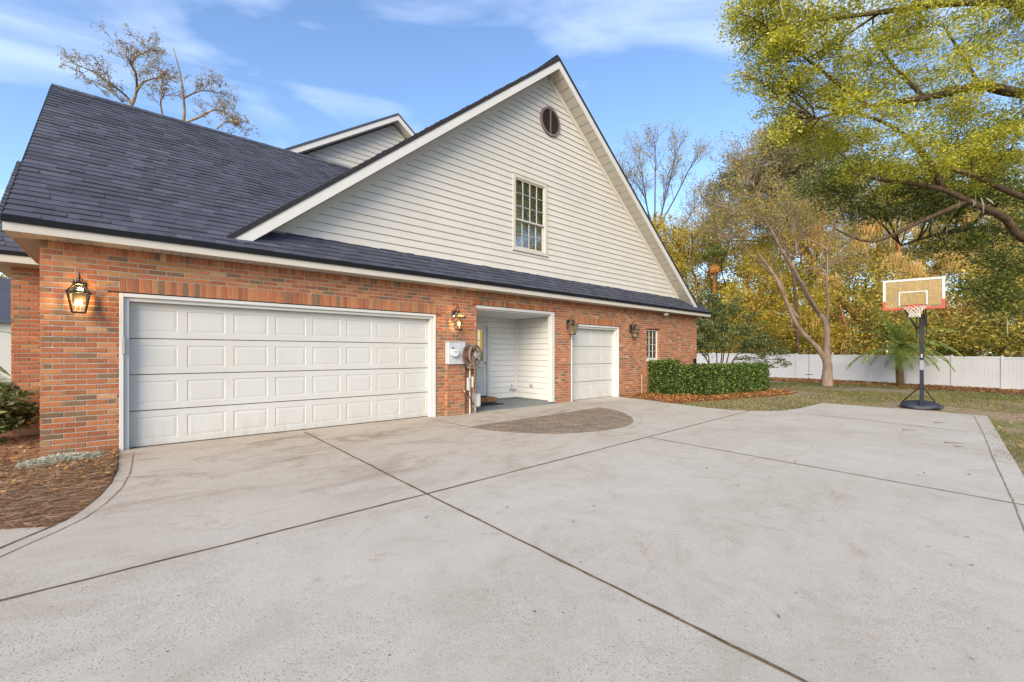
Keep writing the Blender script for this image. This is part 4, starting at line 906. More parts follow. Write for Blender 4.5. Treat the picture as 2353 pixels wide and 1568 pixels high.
def grow(tr,p,d,L,r,lev,leaves,spread=.5,up=.12,ls=.25,minr=.006,kids=(2,3)):
    """recursive bare branching"""
    n=4; pts=[p]; q=p.copy(); dd=d.copy()
    for i in range(n):
        dd=(dd+Vector((random.gauss(0,.13),random.gauss(0,.13),random.gauss(0,.1)+up*.4))).normalized(); q=q+dd*L/n; pts.append(q.copy())
    r1=max(minr,r*.62); (tr.trunk if lev>1 else tr.twig).tube(pts,[r+(r1-r)*i/n for i in range(n+1)],6 if lev>2 else 3,cap=False)
    if lev<=0 or (lev<=1 and leaves):
        for k in range(leaves): 
            c=random.choice(pts[1:]); tr.L.append(arr(c)[None,:]+RNG.normal(size=(3,3))*ls)
    if lev<=0: return
    for k in range(random.randint(*kids)):
        b=random.choice(pts[2:]) if k else pts[-1]
        nd=(dd+Vector((random.gauss(0,spread),random.gauss(0,spread),random.gauss(0,spread*.7)+up))).normalized()
        grow(tr,b,nd,L*random.uniform(.6,.85),r1*random.uniform(.7,.95),lev-1,leaves,spread,up,ls,minr,kids)
def ground_at(u,d):
    p=W(u,900,d); p.z=gz(p.x,p.y); return p
# ---------------- overhanging oak (near, right)
base=ground_at(2900,14.5)
T=Tree('oak_tree','large live oak overhanging from the right edge with yellow green leaves against the sky',base)
T.limb([base,base+Vector((0,.1,2.2)),W(2800,500,14.2),W(2750,200,13.8)],.55,.35,12)
T.limb([W(2800,560,14.2),W(2640,620,14),W(2500,582,13.6),W(2451,531,13.2),W(2362,491,12.8),W(2304,464,12.5),W(2214,446,12.2),W(2147,440,12),W(2080,420,11.8)],.155,.025,10)
T.limb([W(2780,480,14),W(2600,500,13.4),W(2500,482,13),W(2424,451,12.6),W(2350,420,12.2),W(2250,400,12)],.12,.03,8)
T.limb([W(2800,300,14),W(2640,120,12.5),W(2500,27,11.5),W(2446,2,11),W(2300,10,10.5),W(2150,30,10),W(2000,50,9.8)],.2,.03,8)
T.limb([W(2750,260,13.5),W(2500,230,12),W(2393,212,11.5),W(2259,240,11),W(2120,260,10.6),W(1990,290,10.4)],.16,.025,7)
T.limb([W(2120,260,10.6),W(2040,200,10.4),W(1950,130,10.2),W(1870,80,10)],.05,.012,6); T.limb([W(2150,30,10),W(2060,90,10.2),W(1960,150,10.3)],.04,.012,6); T.limb([W(2259,240,11),W(2180,160,11),W(2120,70,10.8)],.05,.015,6); T.limb([W(2393,212,11.5),W(2340,120,11.4),W(2300,60,11.2)],.05,.015,6)
T.limb([W(2362,491,12.8),W(2250,540,12.6),W(2130,590,12.8),W(2040,560,13)],.08,.02,6)
T.limb([W(2304,464,12.5),W(2240,360,12),W(2160,300,11.6),W(2060,270,11.4)],.08,.02,6)
NB_=[(1905,70,105,10,1),(1860,20,70,9.6,1),(2010,20,120,10,1),(2130,60,130,10.4,1.2),(2260,30,130,10.6,1.2),(2390,80,140,11,1.2),(2480,40,120,11,1),
 (1960,150,110,10.4,1.1),(2070,180,120,10.8,1.2),(2200,190,130,11,1.2),(2330,210,130,11.4,1.1),(2460,220,130,11.6,1.1),(1990,260,85,10.8,.8),(2100,290,105,11,1),(2230,310,120,11.6,1.1),(2360,330,110,12,1.1),(2490,350,120,12,1.1),
 (2030,350,80,11.4,.7),(2140,390,95,12,.9),(2260,400,100,12.4,.9),(2400,420,100,12.8,.9),(1925,110,60,10,.6),(1920,215,50,10.2,.5),(1950,330,45,10.8,.35)]
for u,v,r,d,k in NB_:
    T.blob(W(u,v,d+random.uniform(-.6,.8)),px(r/1.0625,d)*1.15,int(36*k),112,.15,.4,br=.016)
for k in range(26):  # fringe sprigs on the open side
    v=random.uniform(0,360); u=1850+ .15*v+random.uniform(-70,50); T.blob(W(u,v,random.uniform(9.8,10.8)),.45,3,45,.12,.8,br=.012)
T.done('oakleaf','bark',.07,.42,14,'greymoss',(.2,.6),.03)
T=Tree('oak_tree','dark green oak limb mass above the basketball hoop at the right edge',ground_at(2760,19))
b0=ground_at(2760,19); T.limb([b0,W(2740,600,19),W(2680,400,18)],.4,.25,10); T.limb([W(2740,650,19),W(2600,600,18),W(2440,560,17),W(2300,570,17),W(2200,600,17)],.2,.03,8); T.limb([W(2740,720,19),W(2600,740,18.5),W(2450,720,18),W(2330,700,18)],.15,.03,7)
for u,v,r,d,k in [(2440,560,90,16,1),(2330,600,70,16.5,.6),(2480,640,80,17,.9),(2400,700,60,17.5,.6),(2480,740,70,17.5,.8),(2120,500,60,16,.5),(2200,520,60,16,.5),(2300,500,80,16,.8),(2380,480,80,15.5,.8),(2050,470,60,15.5,.5),(2490,470,80,15,.8),(2000,440,50,15.5,.4),(2340,420,70,15,.6),(2440,400,80,15,.7),(2240,460,60,15.5,.6),(2160,420,55,15.5,.5),(2080,400,45,15.5,.4),(2490,300,70,15,.5),(2350,360,70,14.5,.5)]:
    T.blob(W(u,v,d),px(r/1.0625,d)*1.15,int(32*k),95,.24,.5,br=.022)
T.done('oakdark','bark',.12,.42,30,'greymoss',(.3,.9),.04)
# ---------------- far trees beyond the fence
GRP='tall trees beyond the white fence'
def fartree(name,label,trunks,blobs,leaf,bark,size=.19,moss=0,mossmat='moss',per=105,spread=.5,tipk=26,mlen=(.3,1.2),mw=.06,flat=.8,loc=None,moss_lo=None,mreg=()):
    T=Tree(name,label,loc or ground_at(trunks[0][0][0][0],trunks[0][0][0][2]),GRP)
    for pts,r0,r1 in trunks:
        P=[W(*q) for q in pts]
        if pts is trunks[0][0]: P[0].z=gz(P[0].x,P[0].y)
        T.limb(P,r0,r1,9)
    for u,v,r,d,k in blobs: T.blob(W(u,v,d),px(r/1.0625,d)*1.1,max(3,int(tipk*k)),per,spread,flat,br=.05)
    for u0,u1,v0,v1,d,n in mreg:
        for k in range(n//8):
            a=(random.uniform(u0,u1),random.uniform(v0,v1)); b=(a[0]+random.uniform(-45,45),a[1]+random.uniform(-14,18)); P=T.limb([W(a[0],a[1],d),W((a[0]+b[0])/2,(a[1]+b[1])/2-6,d+.2),W(b[0],b[1],d+.4)],.05,.02,5,False); T.mossP+=[p for p in P for _ in range(14)]
    return T.done(leaf,bark,size,.5,moss,mossmat,mlen,mw,moss_lo=moss_lo)
fartree('yellow_green_tree','bright yellow green tree right behind the corner shrub beyond the fence',
 [([(1838,900,41),(1836,760,41),(1825,690,41),(1830,620,41)],.22,.08),([(1836,780,41),(1870,700,41),(1880,640,41)],.12,.04)],
 [(1830,690,60,41,1),(1790,740,50,41,.8),(1860,640,55,41,.9),(1900,700,60,42,1),(1870,770,60,41,.9),(1800,800,50,41,.7),(1930,780,60,42,.9),(1860,850,60,42,.8),(1885,590,50,43,.6),(1950,840,50,41,.6),(1780,860,50,43,.7)],'gold','redbark',.2,60,'moss',loc=None)
fartree('live_oak','leaning live oak with reddish trunk and sunlit golden moss behind the forked crape myrtle',
 [([(2150,900,42),(2120,820,42),(2093,773,42),(2054,732,42),(2020,700,42),(1988,650,42),(1965,612,42),(1917,584,42)],.52,.16),([(2093,773,42),(2120,740,42),(2156,705,42),(2200,660,43)],.26,.08),([(1988,650,42),(2000,580,42),(2010,530,42),(1990,480,42)],.22,.06),([(1965,612,42),(1940,620,41),(1912,585,41),(1880,540,41)],.15,.05)],
 [(1920,520,70,44,.9),(1990,470,80,42,1),(2060,500,75,44,.9),(2110,560,70,44,.8),(2030,600,60,45,.6),(1960,560,55,45,.5),(1880,470,60,42,.7),(2060,420,70,42,.8),(1950,400,60,42,.8),(2150,620,60,44,.6),(2080,660,50,45,.5),(2010,720,45,43,.5),(2150,470,60,42,.7),(1870,560,45,44,.4),(2210,580,60,45,.6)],'goldgreen','redbark',.19,620,'moss',mlen=(.25,.9),moss_lo=14,mreg=[(1990,2170,540,740,40.5,64)])
fartree('live_oak','thick dark trunked live oak hung with sunlit golden moss right of the basketball board',
 [([(2345,900,40),(2329,821,40),(2309,771,40),(2296,745,40),(2280,690,40),(2300,640,40),(2350,600,40),(2366,579,40),(2359,542,40),(2323,513,40),(2300,470,40)],.55,.2),([(2280,690,40),(2230,660,40),(2205,640,40),(2190,590,40)],.3,.12),([(2366,579,40),(2420,560,40),(2470,540,40)],.2,.08),([(2309,771,40),(2360,745,40),(2420,740,40)],.16,.05)],
 [(2250,520,80,42,.8),(2350,480,80,40,.8),(2440,500,80,42,.9),(2290,600,60,43,.5),(2400,620,70,42,.7),(2480,600,70,42,.8),(2200,610,50,43,.4),(2250,690,50,43,.4),(2400,700,60,43,.6),(2480,690,60,42,.7),(2350,440,70,40,.6),(2220,450,70,40,.7)],'goldgreen','redbark',.18,800,'moss',mlen=(.3,1.0),moss_lo=14,mreg=[(2180,2480,520,790,38.6,110)])
fartree('slender_tree','straight slender trunked tree behind the last fence post at the right edge',
 [([(2445,900,38.5),(2443,864,38.5),(2435,745,38.5),(2429,632,38.5),(2425,540,38.5)],.28,.15)],
 [(2430,580,55,38.5,.7),(2470,640,50,38.5,.6),(2390,660,40,38.5,.4),(2480,720,50,38,.7),(2400,760,40,38,.4)],'goldgreen','bark',.18,150,'moss')
fartree('orange_trunk_tree','small tree with sunlit orange trunk just behind the fence left of the palm',
 [([(2064,900,37.5),(2065,830,37.5),(2064,790,37.5),(2050,750,38)],.2,.12)],
 [(2030,812,26,38,.5),(2000,830,36,38,.7),(1985,770,35,38,.5),(2005,735,30,38,.4)],'gold','redbark',.19,50)
# understory shrubs beyond the fence
for i,(u,v,r,k) in enumerate([(1770,860,50,1),(1905,845,60,1),(2010,840,55,1),(2110,865,35,.6),(2200,835,55,1),(2290,868,38,.7),(2390,835,60,1.1),(2485,830,65,1.1)]):
    d=[39,38.5,37.5,38,37.5,37.8,37,37.3][i]
    lab=['understory shrub behind the fence left of the bright yellow tree','understory shrub behind the fence below the yellow tree','understory shrub behind the fence left of the forked tree trunk','understory shrub behind the fence left of the palm','understory shrub behind the fence behind the palm fronds','understory shrub behind the fence right of the hoop pole','dark understory shrub behind the fence between the two right trunks','dark understory shrub behind the fence at the right edge'][i]
    T=Tree('understory_shrub',lab,ground_at(u,d),'shrubs behind the white fence','shrub'); b0=ground_at(u,d)
    for s_ in (-1,0,1): T.limb([b0,b0+Vector((.2*s_,.4*s_,1)),W(u+s_*25,v-10,d)],.05,.02,5)
    for q in range(5): T.blob(W(u+random.uniform(-r,r)*.8,v+random.uniform(-r*.6,r*.4),d+random.uniform(-.5,1)),px(r,d)*.8,int(16*k),70,.3)
    T.done('oakdark' if i in (5,6,7,4) else 'goldgreen','bark',.16)
# background wood further back: individual tall trees
for i,(u,top,r,d,leaf) in enumerate([(1740,610,75,60,'goldgreen'),(1830,540,90,56,'gold'),(1930,470,90,58,'goldgreen'),(2040,430,95,60,'gold'),(2150,430,95,57,'goldgreen'),(2260,420,95,60,'gold'),(2370,430,95,57,'goldgreen'),(2480,430,95,60,'gold'),(2590,450,95,58,'goldgreen')]):
    labs=['hazy olive tree far back beside the cabbage palm','golden tree far back behind the bright yellow tree','olive tree far back behind the leaning oak','golden tree far back above the forked trunk','olive tree far back left of the basketball board','golden tree far back behind the basketball board','olive tree far back behind the thick mossy oak','golden tree far back near the right edge','olive tree far back at the right edge']
    T=Tree('background_tree',labs[i],ground_at(u,d),GRP); b0=ground_at(u,d); T.limb([b0,W(u+10,780,d),W(u-8,680,d),W(u,top+60,d)],.4,.12,6)
    v=top+r*.6; 
    while v<860:
        for s_ in (-.7,.05,.75): 
            if random.random()<.92: T.blob(W(u+s_*r+random.uniform(-15,15),v+random.uniform(-25,25),d+random.uniform(-2,2)),px(r*.55,d),12,105,.75,.8,br=.05)
        v+=r*.85
    T.done(leaf,'redbark',.32,.5,90,'moss',(.5,1.8),.13)
NC=1500; Yc=RNG.uniform(-42,34,NC); Xc=RNG.uniform(43,72,NC); hc=8.5+2.2*np.sin(Yc*.45)+1.5*np.sin(Yc*1.3+Xc*.2); Zc=-.4+hc*RNG.uniform(0,1,NC)**.8
NW=190000; ci=RNG.integers(0,NC,NW); Pw=np.stack([Xc,Yc,Zc],1)[ci]+RNG.normal(size=(NW,3))*np.array([.75,.75,.5])
tag(quads('distant_woodland',leafverts(Pw,.25,.5,.2,.1),M['woodleaf']),'dense sunlit golden green undergrowth filling the wood far behind the fence','woodland',None,'stuff')
# grey olive tree left of the overhang
fartree('grey_olive_tree','tall grey olive twiggy tree left of the overhanging oak, behind the lawn',
 [([(1950,900,37),(1945,760,37),(1930,640,37),(1900,540,37),(1890,450,37)],.15,.06),([(1930,640,37),(1970,540,37),(2000,470,37)],.14,.05),([(1900,540,37),(1850,480,37),(1800,450,37)],.12,.04)],
 [(1880,400,55,37,.8),(1940,380,55,37,.8),(1820,430,50,37,.7),(1860,470,60,37,.8),(1770,460,45,37,.6),(1930,450,60,37,.8),(1990,420,55,37,.7),(1750,510,45,37,.45),(1810,530,50,37,.5),(1900,350,40,37,.5),(1980,350,45,37,.6),(2030,380,50,37,.6),(1890,530,50,37,.5),(2040,470,60,37,.6)],'greytwig','bark',.17,60,'greymoss',mlen=(.3,1.2),mw=.05,per=110,spread=.36,tipk=46)
fartree('sunlit_topped_tree','tall tree with sunlit golden top left of the overhanging oak',[([(1985,900,46),(1980,700,46),(1960,520,46),(1940,430,46)],.25,.1)],[(1870,345,40,46,.8),(1925,320,42,46,.8),(1975,335,42,46,.8),(1880,370,45,46,.9),(1930,350,45,46,.9),(1985,375,50,46,.9),(1900,430,50,46,.7),(1960,430,60,46,.8),(2030,420,50,46,.7),(1850,440,40,46,.5),(2010,490,60,46,.6),(1800,500,50,46,.6),(1760,560,50,46,.7),(1840,520,50,46,.6),(1720,600,40,46,.6)],'goldgreen','bark',.2,40)
# mossy tree between the roof and yellow tree (hanging grey moss against bright sky)
fartree('mossy_tree','open tree draped in grey moss behind the right end of the roof',
 [([(1700,900,47),(1712,780,47),(1700,690,47),(1680,640,47)],.3,.12),([(1712,760,47),(1760,700,47),(1800,690,47)],.16,.06),([(1705,745,47),(1650,735,47),(1620,700,47)],.14,.05)],
 [(1640,590,50,47,.8),(1690,560,45,47,.6),(1620,640,40,47,.7),(1760,620,45,47,.5),(1655,660,30,47,.6),(1740,570,40,47,.6),(1600,600,45,47,.7),(1620,560,40,47,.6),(1680,610,45,47,.6)],'gold','bark',.22,110,'greymoss',mlen=(.7,2.2),mw=.12)
# cabbage palm
cp=ground_at(1752,44); 
t=thing('cabbage_palm','tall cabbage palm with hanging orange dead fronds right of the roof end','palm tree',cp,GRP)
top=W(1745,632,44)
b=MB(); b.tube([cp,cp.lerp(top,.5)+Vector((0,.2,0)),top],[.2,.17,.2],9); b.build('trunk',M['redbark'],t,True)
def fan(mb_list,c,d,L,w,n=14,dead=False):
    V=[]
    a=d.normalized(); sd=a.cross(Vector((0,0,1))); sd=sd.normalized() if sd.length>.01 else Vector((1,0,0))
    for k in range(n):
        f=(k/(n-1)-.5)*2.2; e=(a*math.cos(f)+sd*math.sin(f)).normalized(); tip=c+e*L*random.uniform(.8,1)+Vector((0,0,-.25*L*abs(f)-(.2 if dead else .1)*L)); m_=c.lerp(tip,.5)+Vector((0,0,.06)); q=sd.cross(e).cross(e).normalized()*w if False else e.cross(Vector((0,0,1))).normalized()*w
        V.append([arr(c),arr(m_-q),arr(tip),arr(m_+q)])
    mb_list.extend(V)
V=[];Vd=[]
for k in range(34):
    d=Vector((random.gauss(0,1),random.gauss(0,1),random.uniform(-.1,1.2))).normalized(); fan(V,top+d*.9,d,.8,.05)
for k in range(22):
    a=random.uniform(0,6.28); d=Vector((math.cos(a)*.35,math.sin(a)*.35,-1)).normalized(); fan(Vd,top+d*.6,d,.9,.06,10,True)
quads('fronds',np.array(V),M['palmleaf'],t); t_=NT('dead_frond'); t_.bsdf((.55,.26,.07),.8); quads('dead_fronds',np.array(Vd),t_.mat,t)
# bare tree behind roof right
b0=ground_at(1600,50); T=Tree('bare_tree','thin nearly leafless tree rising behind the right slope of the gable',b0)
T.limb([b0,W(1600,760,50),W(1592,620,50),W(1600,520,50)],.3,.16,8)
for (u,v) in ((1560,380),(1600,365),(1650,380),(1690,400),(1530,440),(1720,480),(1570,470),(1630,430)):
    p=W(1598,600+random.uniform(-50,40),50); tgt=W(u,v,50+random.uniform(-2,2)); P=T.limb([p,p.lerp(tgt,.5)+Vector((0,0,-.3)),p.lerp(tgt,.85),tgt],.10,.03,5)
    for k in range(9): grow(T,random.choice(P[4:]),((tgt-p).normalized()+Vector((random.gauss(0,.4),random.gauss(0,.4),.2))).normalized(),1.7,.034,2,4,.45,.12,.22)
T.done('goldgreen','bark',.17)
# tree behind the house (left)
tb=Vector((2.2,14.5,gz(2,14))); T=Tree('bare_tree','sparse bare branched tree with small brown leaves rising behind the left roof ridge',tb)
dL=17.5
T.limb([tb,W(330,700,dL),W(330,400,dL),W(320,262,dL-.8)],.13,.055,8); T.limb([W(330,500,dL),W(400,380,dL),W(446,300,dL),W(448,240,dL),W(440,180,dL),W(422,115,dL)],.08,.012,7)
for pts,r0,r1 in [([(320,262),(333,225),(332,185),(322,160),(300,125),(275,100)],.06,.012),([(320,255),(308,235),(270,205),(225,175),(190,160),(150,145)],.05,.01),([(300,250),(262,215),(225,205)],.035,.01),([(333,225),(352,200),(385,190),(400,180)],.04,.012),([(322,160),(330,140),(360,125),(368,118)],.04,.012),([(400,300),(392,250),(400,225),(385,165)],.04,.01),([(448,240),(490,222),(520,225)],.04,.012),([(450,300),(490,285),(520,270),(555,275),(575,285)],.05,.012),([(530,315),(560,295),(590,320)],.03,.01)]:
    P=T.limb([W(u,v,dL+i*.25*random.choice((-1,1))) for i,(u,v) in enumerate(pts)],r0,r1,6)
    for k in range(15):
        i=random.randrange(len(P)//4,len(P)); p=P[i]; d=((P[min(i+1,len(P)-1)]-P[i-1]).normalized()+Vector((random.gauss(0,.6),random.gauss(0,.6),.25+random.gauss(0,.4)))).normalized(); grow(T,p,d,random.uniform(.25,.5),.011,2,2,.5,.05,.05,.004)
T.done('brownleaf','barkL',.07)
# ---------------- crape myrtle (forked pale trunk)
d=23.4; b0=W(2019,944,d); b0.z=gz(b0.x,b0.y)
T=Tree('crape_myrtle','nearly bare crape myrtle with pale forked trunk standing on the lawn before the fence',b0)
q=lambda x,y,dd=0:W(1900+x/3.137,600+y/3.137,d+dd)
T.limb([b0+Vector((0,0,-.05)),q(375,1000),q(378,930),q(370,860)],.27,.20,12)
T.limb([q(378,900),q(375,800),q(375,700),q(368,600),q(300,500),q(230,400),q(160,270),q(90,150),q(20,20),q(-60,-90,-.5)],.17,.05,9)
T.limb([q(370,900),q(335,830),q(290,770),q(190,670),q(120,560),q(60,420),q(10,300),q(-60,180,.5),q(-150,60,.8)],.15,.05,9)
T.limb([q(370,600),q(385,450),q(372,300),q(378,150),q(370,20,.5)],.08,.03,7)
c=lambda x,y,dd=0:W(1700+x/3.92,380+y/3.92,d+dd)
for pts,r0,r1 in [([(980,1560,0),(860,1380,.5),(800,1200,.8),(560,1000,1.2),(400,840,1.4),(200,720,1.6),(0,640,2)],.07,.02),([(1200,1540,0),(1040,1280,-.5),(930,1080,-.8),(800,880,-1),(740,760,-1.2),(640,610,-1.4),(480,560,-1.6),(300,500,-1.8),(140,460,-2)],.08,.02),
    ([(1250,1330,0),(1250,1000,.3),(1230,880,.4),(1050,790,.6),(900,680,.8),(780,640,1)],.05,.018),([(1250,1000,.3),(1110,1090,.3),(1300,1010,.5),(1380,1080,.7)],.03,.01),([(640,600,-1.4),(600,400,-1.2),(520,240,-1),(420,150,-1)],.035,.012),([(740,760,-1),(560,770,-1),(370,790,-1.2),(200,770,-1.4)],.03,.012),([(1250,930,.3),(1290,760,.5),(1350,640,.7),(1400,560,.8)],.03,.01),([(930,1080,-.8),(960,900,-.6),(920,760,-.4),(940,600,-.4)],.03,.01)]:
    P=T.limb([c(*a) for a in pts],r0,r1,6)
    for k in range(26):
        i=random.randrange(len(P)//4,len(P)); dr=((P[min(i+1,len(P)-1)]-P[i-1]).normalized()+Vector((random.gauss(0,.5),random.gauss(0,.5),.35+random.gauss(0,.35)))).normalized(); grow(T,P[i],dr,random.uniform(.7,1.3),.018,2,3,.5,.1,.16,.007)
T.done('goldgreen','pale_bark',.10)
# rope swing disc hanging from the crape myrtle
sx=W(1975,915,24.6); mb=MB(); topz=W(1975,640,24.6)
t=thing('disc_swing','blue disc swing hanging on a dark rope in front of the fence','swing',sx)
b=MB(); b.tube([topz,sx+Vector((0,0,.6)),sx+Vector((0,0,-.28))],.012,5); b.build('rope',M['blackmetal'],t)
b=MB(); b.disc(sx,(0,0,1),.19,.03,24); t_=NT('blue_plastic'); t_.bsdf((.02,.05,.22),.4); b.build('seat',t_.mat,t)
# ---------------- date palm
b0=W(2198,940,25); b0.z=gz(b0.x,b0.y); crown=W(2193,848,25)
t=thing('date_palm','young date palm with arching green fronds before the fence','palm tree',b0)
b=MB(); n=16; prof=[]; H=(crown-b0).length
b.tube([b0,b0.lerp(crown,.5),crown],[.16,.13,.12],12)
for k in range(26):
    z=k/26; c0=b0.lerp(crown,z)
    for j in range(9):
        a=2*math.pi*(j/9)+k*.37; e=Vector((math.cos(a),math.sin(a),0)); s_=Vector((-e.y,e.x,0))*.05; p=c0+e*(.15-.03*z)
        b.mesh([p-s_,p+s_,p+e*.075+Vector((0,0,.11))+s_*.4,p+e*.075+Vector((0,0,.11))-s_*.4,p-e*.03+Vector((0,0,.1))],[(0,1,2,3),(3,2,4)])
b.build('trunk',M['palmbark'],t)
V=[];st=MB()
for k in range(54):
    a=random.uniform(0,6.28); el=random.uniform(-.15,1.35); L=random.uniform(2.1,2.9)
    e=Vector((math.cos(a)*math.cos(el),math.sin(a)*math.cos(el),math.sin(el))); p=crown.copy(); pts=[p.copy()]; dd=e.copy()
    for i in range(12):
        dd=(dd+Vector((0,0,-.05-.012*i))).normalized(); p=p+dd*L/12; pts.append(p.copy())
    st.tube(pts,[.02*(1-i/14) for i in range(13)],3,cap=False)
    for i in range(1,13):
        for h in (0,.33,.66):
            if i+h>12: continue
            c0=pts[i].lerp(pts[min(i+1,12)],h); tn=(pts[min(i+1,12)]-pts[i-1]).normalized(); sd=tn.cross(Vector((0,0,1)))
            sd=sd.normalized() if sd.length>.05 else Vector((1,0,0))
            for s_ in (-1,1):
                ll=.42*math.sin(math.pi*min(1,(i+h)/13*.85+.15))+.08; dr=(sd*s_+tn*.75+Vector((0,0,random.uniform(-.25,.2)))).normalized(); tip=c0+dr*ll+Vector((0,0,-.07)); w=Vector((0,0,1)).cross(dr).normalized()*.022; m_=c0.lerp(tip,.45)
                V.append([arr(c0),arr(m_-w),arr(tip),arr(m_+w)])
st.build('frond_stem',M['palmleaf'],t); quads('fronds',np.array(V),M['palmleaf'],t)
# ---------------- corner shrub (multi-stem)
b0=ground_at(1745,20); T=Tree('multi_stem_shrub','tall dark green shrub with many bare stems behind the hedge at the house corner',b0,None,'shrub')
for (u,v) in ((1715,800),(1760,780),(1690,830),(1800,800),(1740,750),(1830,830),(1770,740)):
    T.limb([b0+Vector((random.uniform(-.2,.2),random.uniform(-.3,.3),0)),W((1745+u)/2+random.uniform(-10,10),880,20),W(u,v,20+random.uniform(-.7,.7))],.04,.018,6)
for u,v,r,d,k in [(1770,755,42,20,1),(1730,780,40,20,1),(1700,800,35,19.6,1),(1690,850,30,19.6,.8),(1810,790,45,20,1),(1770,810,45,19.5,1),(1730,840,40,19.5,1),(1840,830,38,20,.8),(1870,850,35,20,.7),(1800,840,35,20,.7),(1900,860,25,20,.4),(1740,730,25,20,.5),(1680,780,20,20,.5)]:
    T.blob(W(u,v,d),px(r/1.0625,d)*1.15,int(20*k),62,.13,.6,br=.012)
for u,v,r in ((1880,885,14),(1850,880,16),(1900,878,12),(1915,890,9),(1820,875,14)): T.blob(W(u,v,20),px(r,20),5,22,.1,.8,br=.01)
T.done('holly','bark',.10,.5)
# ---------------- hedges
def hedge(name,label,poly,z0f,z1f,N,size,group=None):
    """clipped hedge: solid core + leaves over its faces"""
    root=thing(name,label,'hedge',(sum(p[0] for p in poly)/len(poly),sum(p[1] for p in poly)/len(poly),0),group)
    n=len(poly); cx=sum(p[0] for p in poly)/n; cy=sum(p[1] for p in poly)/n; P=[]
    per=[math.dist(poly[i],poly[(i+1)%n]) for i in range(n)]; H=z1f-z0f; area_s=sum(per)*H
    xs=[p[0] for p in poly]; ys_=[p[1] for p in poly]
    A=abs(sum(poly[i][0]*poly[(i+1)%n][1]-poly[(i+1)%n][0]*poly[i][1] for i in range(n)))/2
    for k in range(N):
        if random.random()<A/(A+area_s):
            while True:
                i,j,l=0,random.randrange(1,n-1),0; a,b_=sorted((random.random(),random.random())); p0,p1,p2=poly[0],poly[j],poly[j+1]; x=p0[0]*a+p1[0]*(b_-a)+p2[0]*(1-b_); y=p0[1]*a+p1[1]*(b_-a)+p2[1]*(1-b_); break
            z=z1f+random.gauss(0,.028)+.02*math.sin(x*5)*math.sin(y*4)
        else:
            i=random.choices(range(n),per)[0]; t_=random.random(); x=poly[i][0]+(poly[(i+1)%n][0]-poly[i][0])*t_; y=poly[i][1]+(poly[(i+1)%n][1]-poly[i][1])*t_; z=z0f+H*random.random()
            o=random.gauss(0,.035)+.02*math.sin(x*4+z*7)-.07*max(0,(.25-(z-z0f))/.25); L=math.hypot(x-cx,y-cy); ex,ey=(poly[(i+1)%n][1]-poly[i][1])/per[i],-(poly[(i+1)%n][0]-poly[i][0])/per[i]
            if ex*(x-cx)+ey*(y-cy)<0: ex,ey=-ex,-ey
            x+=ex*o; y+=ey*o
        P.append((x,y,z))
    quads('foliage',leafverts(np.array(P),size,.55,.1,0),M['hedge'],root)
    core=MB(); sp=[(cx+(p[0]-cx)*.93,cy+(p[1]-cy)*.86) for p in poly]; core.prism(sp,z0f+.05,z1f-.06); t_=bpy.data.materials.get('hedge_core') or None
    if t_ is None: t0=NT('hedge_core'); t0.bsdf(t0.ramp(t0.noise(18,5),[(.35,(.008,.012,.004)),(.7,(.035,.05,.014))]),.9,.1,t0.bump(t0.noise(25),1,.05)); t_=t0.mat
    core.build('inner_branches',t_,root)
gh=gz(15,-1.5)
hedge('clipped_hedge','long low clipped green hedge in front of the right house corner',[(13.42,-.75),(13.72,-1.62),(17.42,-2.12),(17.62,-1.25)],gh-.05,.905,26000,.062)
hedge('clipped_hedge','short squared hedge under the small window',[(12.78,-.08),(12.85,-.75),(13.42,-.85),(13.5,-.08)],gh-.05,1.06,8000,.055)
# ---------------- left side planting
def smallshrub(name,label,c,r,h,n,leaf,size,cat='shrub',group=None):
    T=Tree(name,label,c,group,cat); c=Vector(c)
    for k in range(9): a=random.uniform(0,6.28); T.limb([c,c+Vector((math.cos(a)*r*.4,math.sin(a)*r*.4,h*.5)),c+Vector((math.cos(a)*r*.8,math.sin(a)*r*.8,h*random.uniform(.6,.95)))],.012,.005,4)
    for k in range(n): T.blob(c+Vector((random.uniform(-r,r)*.7,random.uniform(-r,r)*.7,h*random.uniform(.25,.9))),r*.4,9,26,.05,.8,br=.005)
    T.done(leaf,'bark',size,.5)
smallshrub('dark_shrub','dark glossy shrub against the set back brick wall at the left',(-1.62,1.75,-.03),.55,.95,20,'holly',.085)
smallshrub('low_shrub','mid green low shrub at the left edge behind the dark shrub',(-2.3,3.6,-.03),.6,1.15,18,'oakdark',.08)
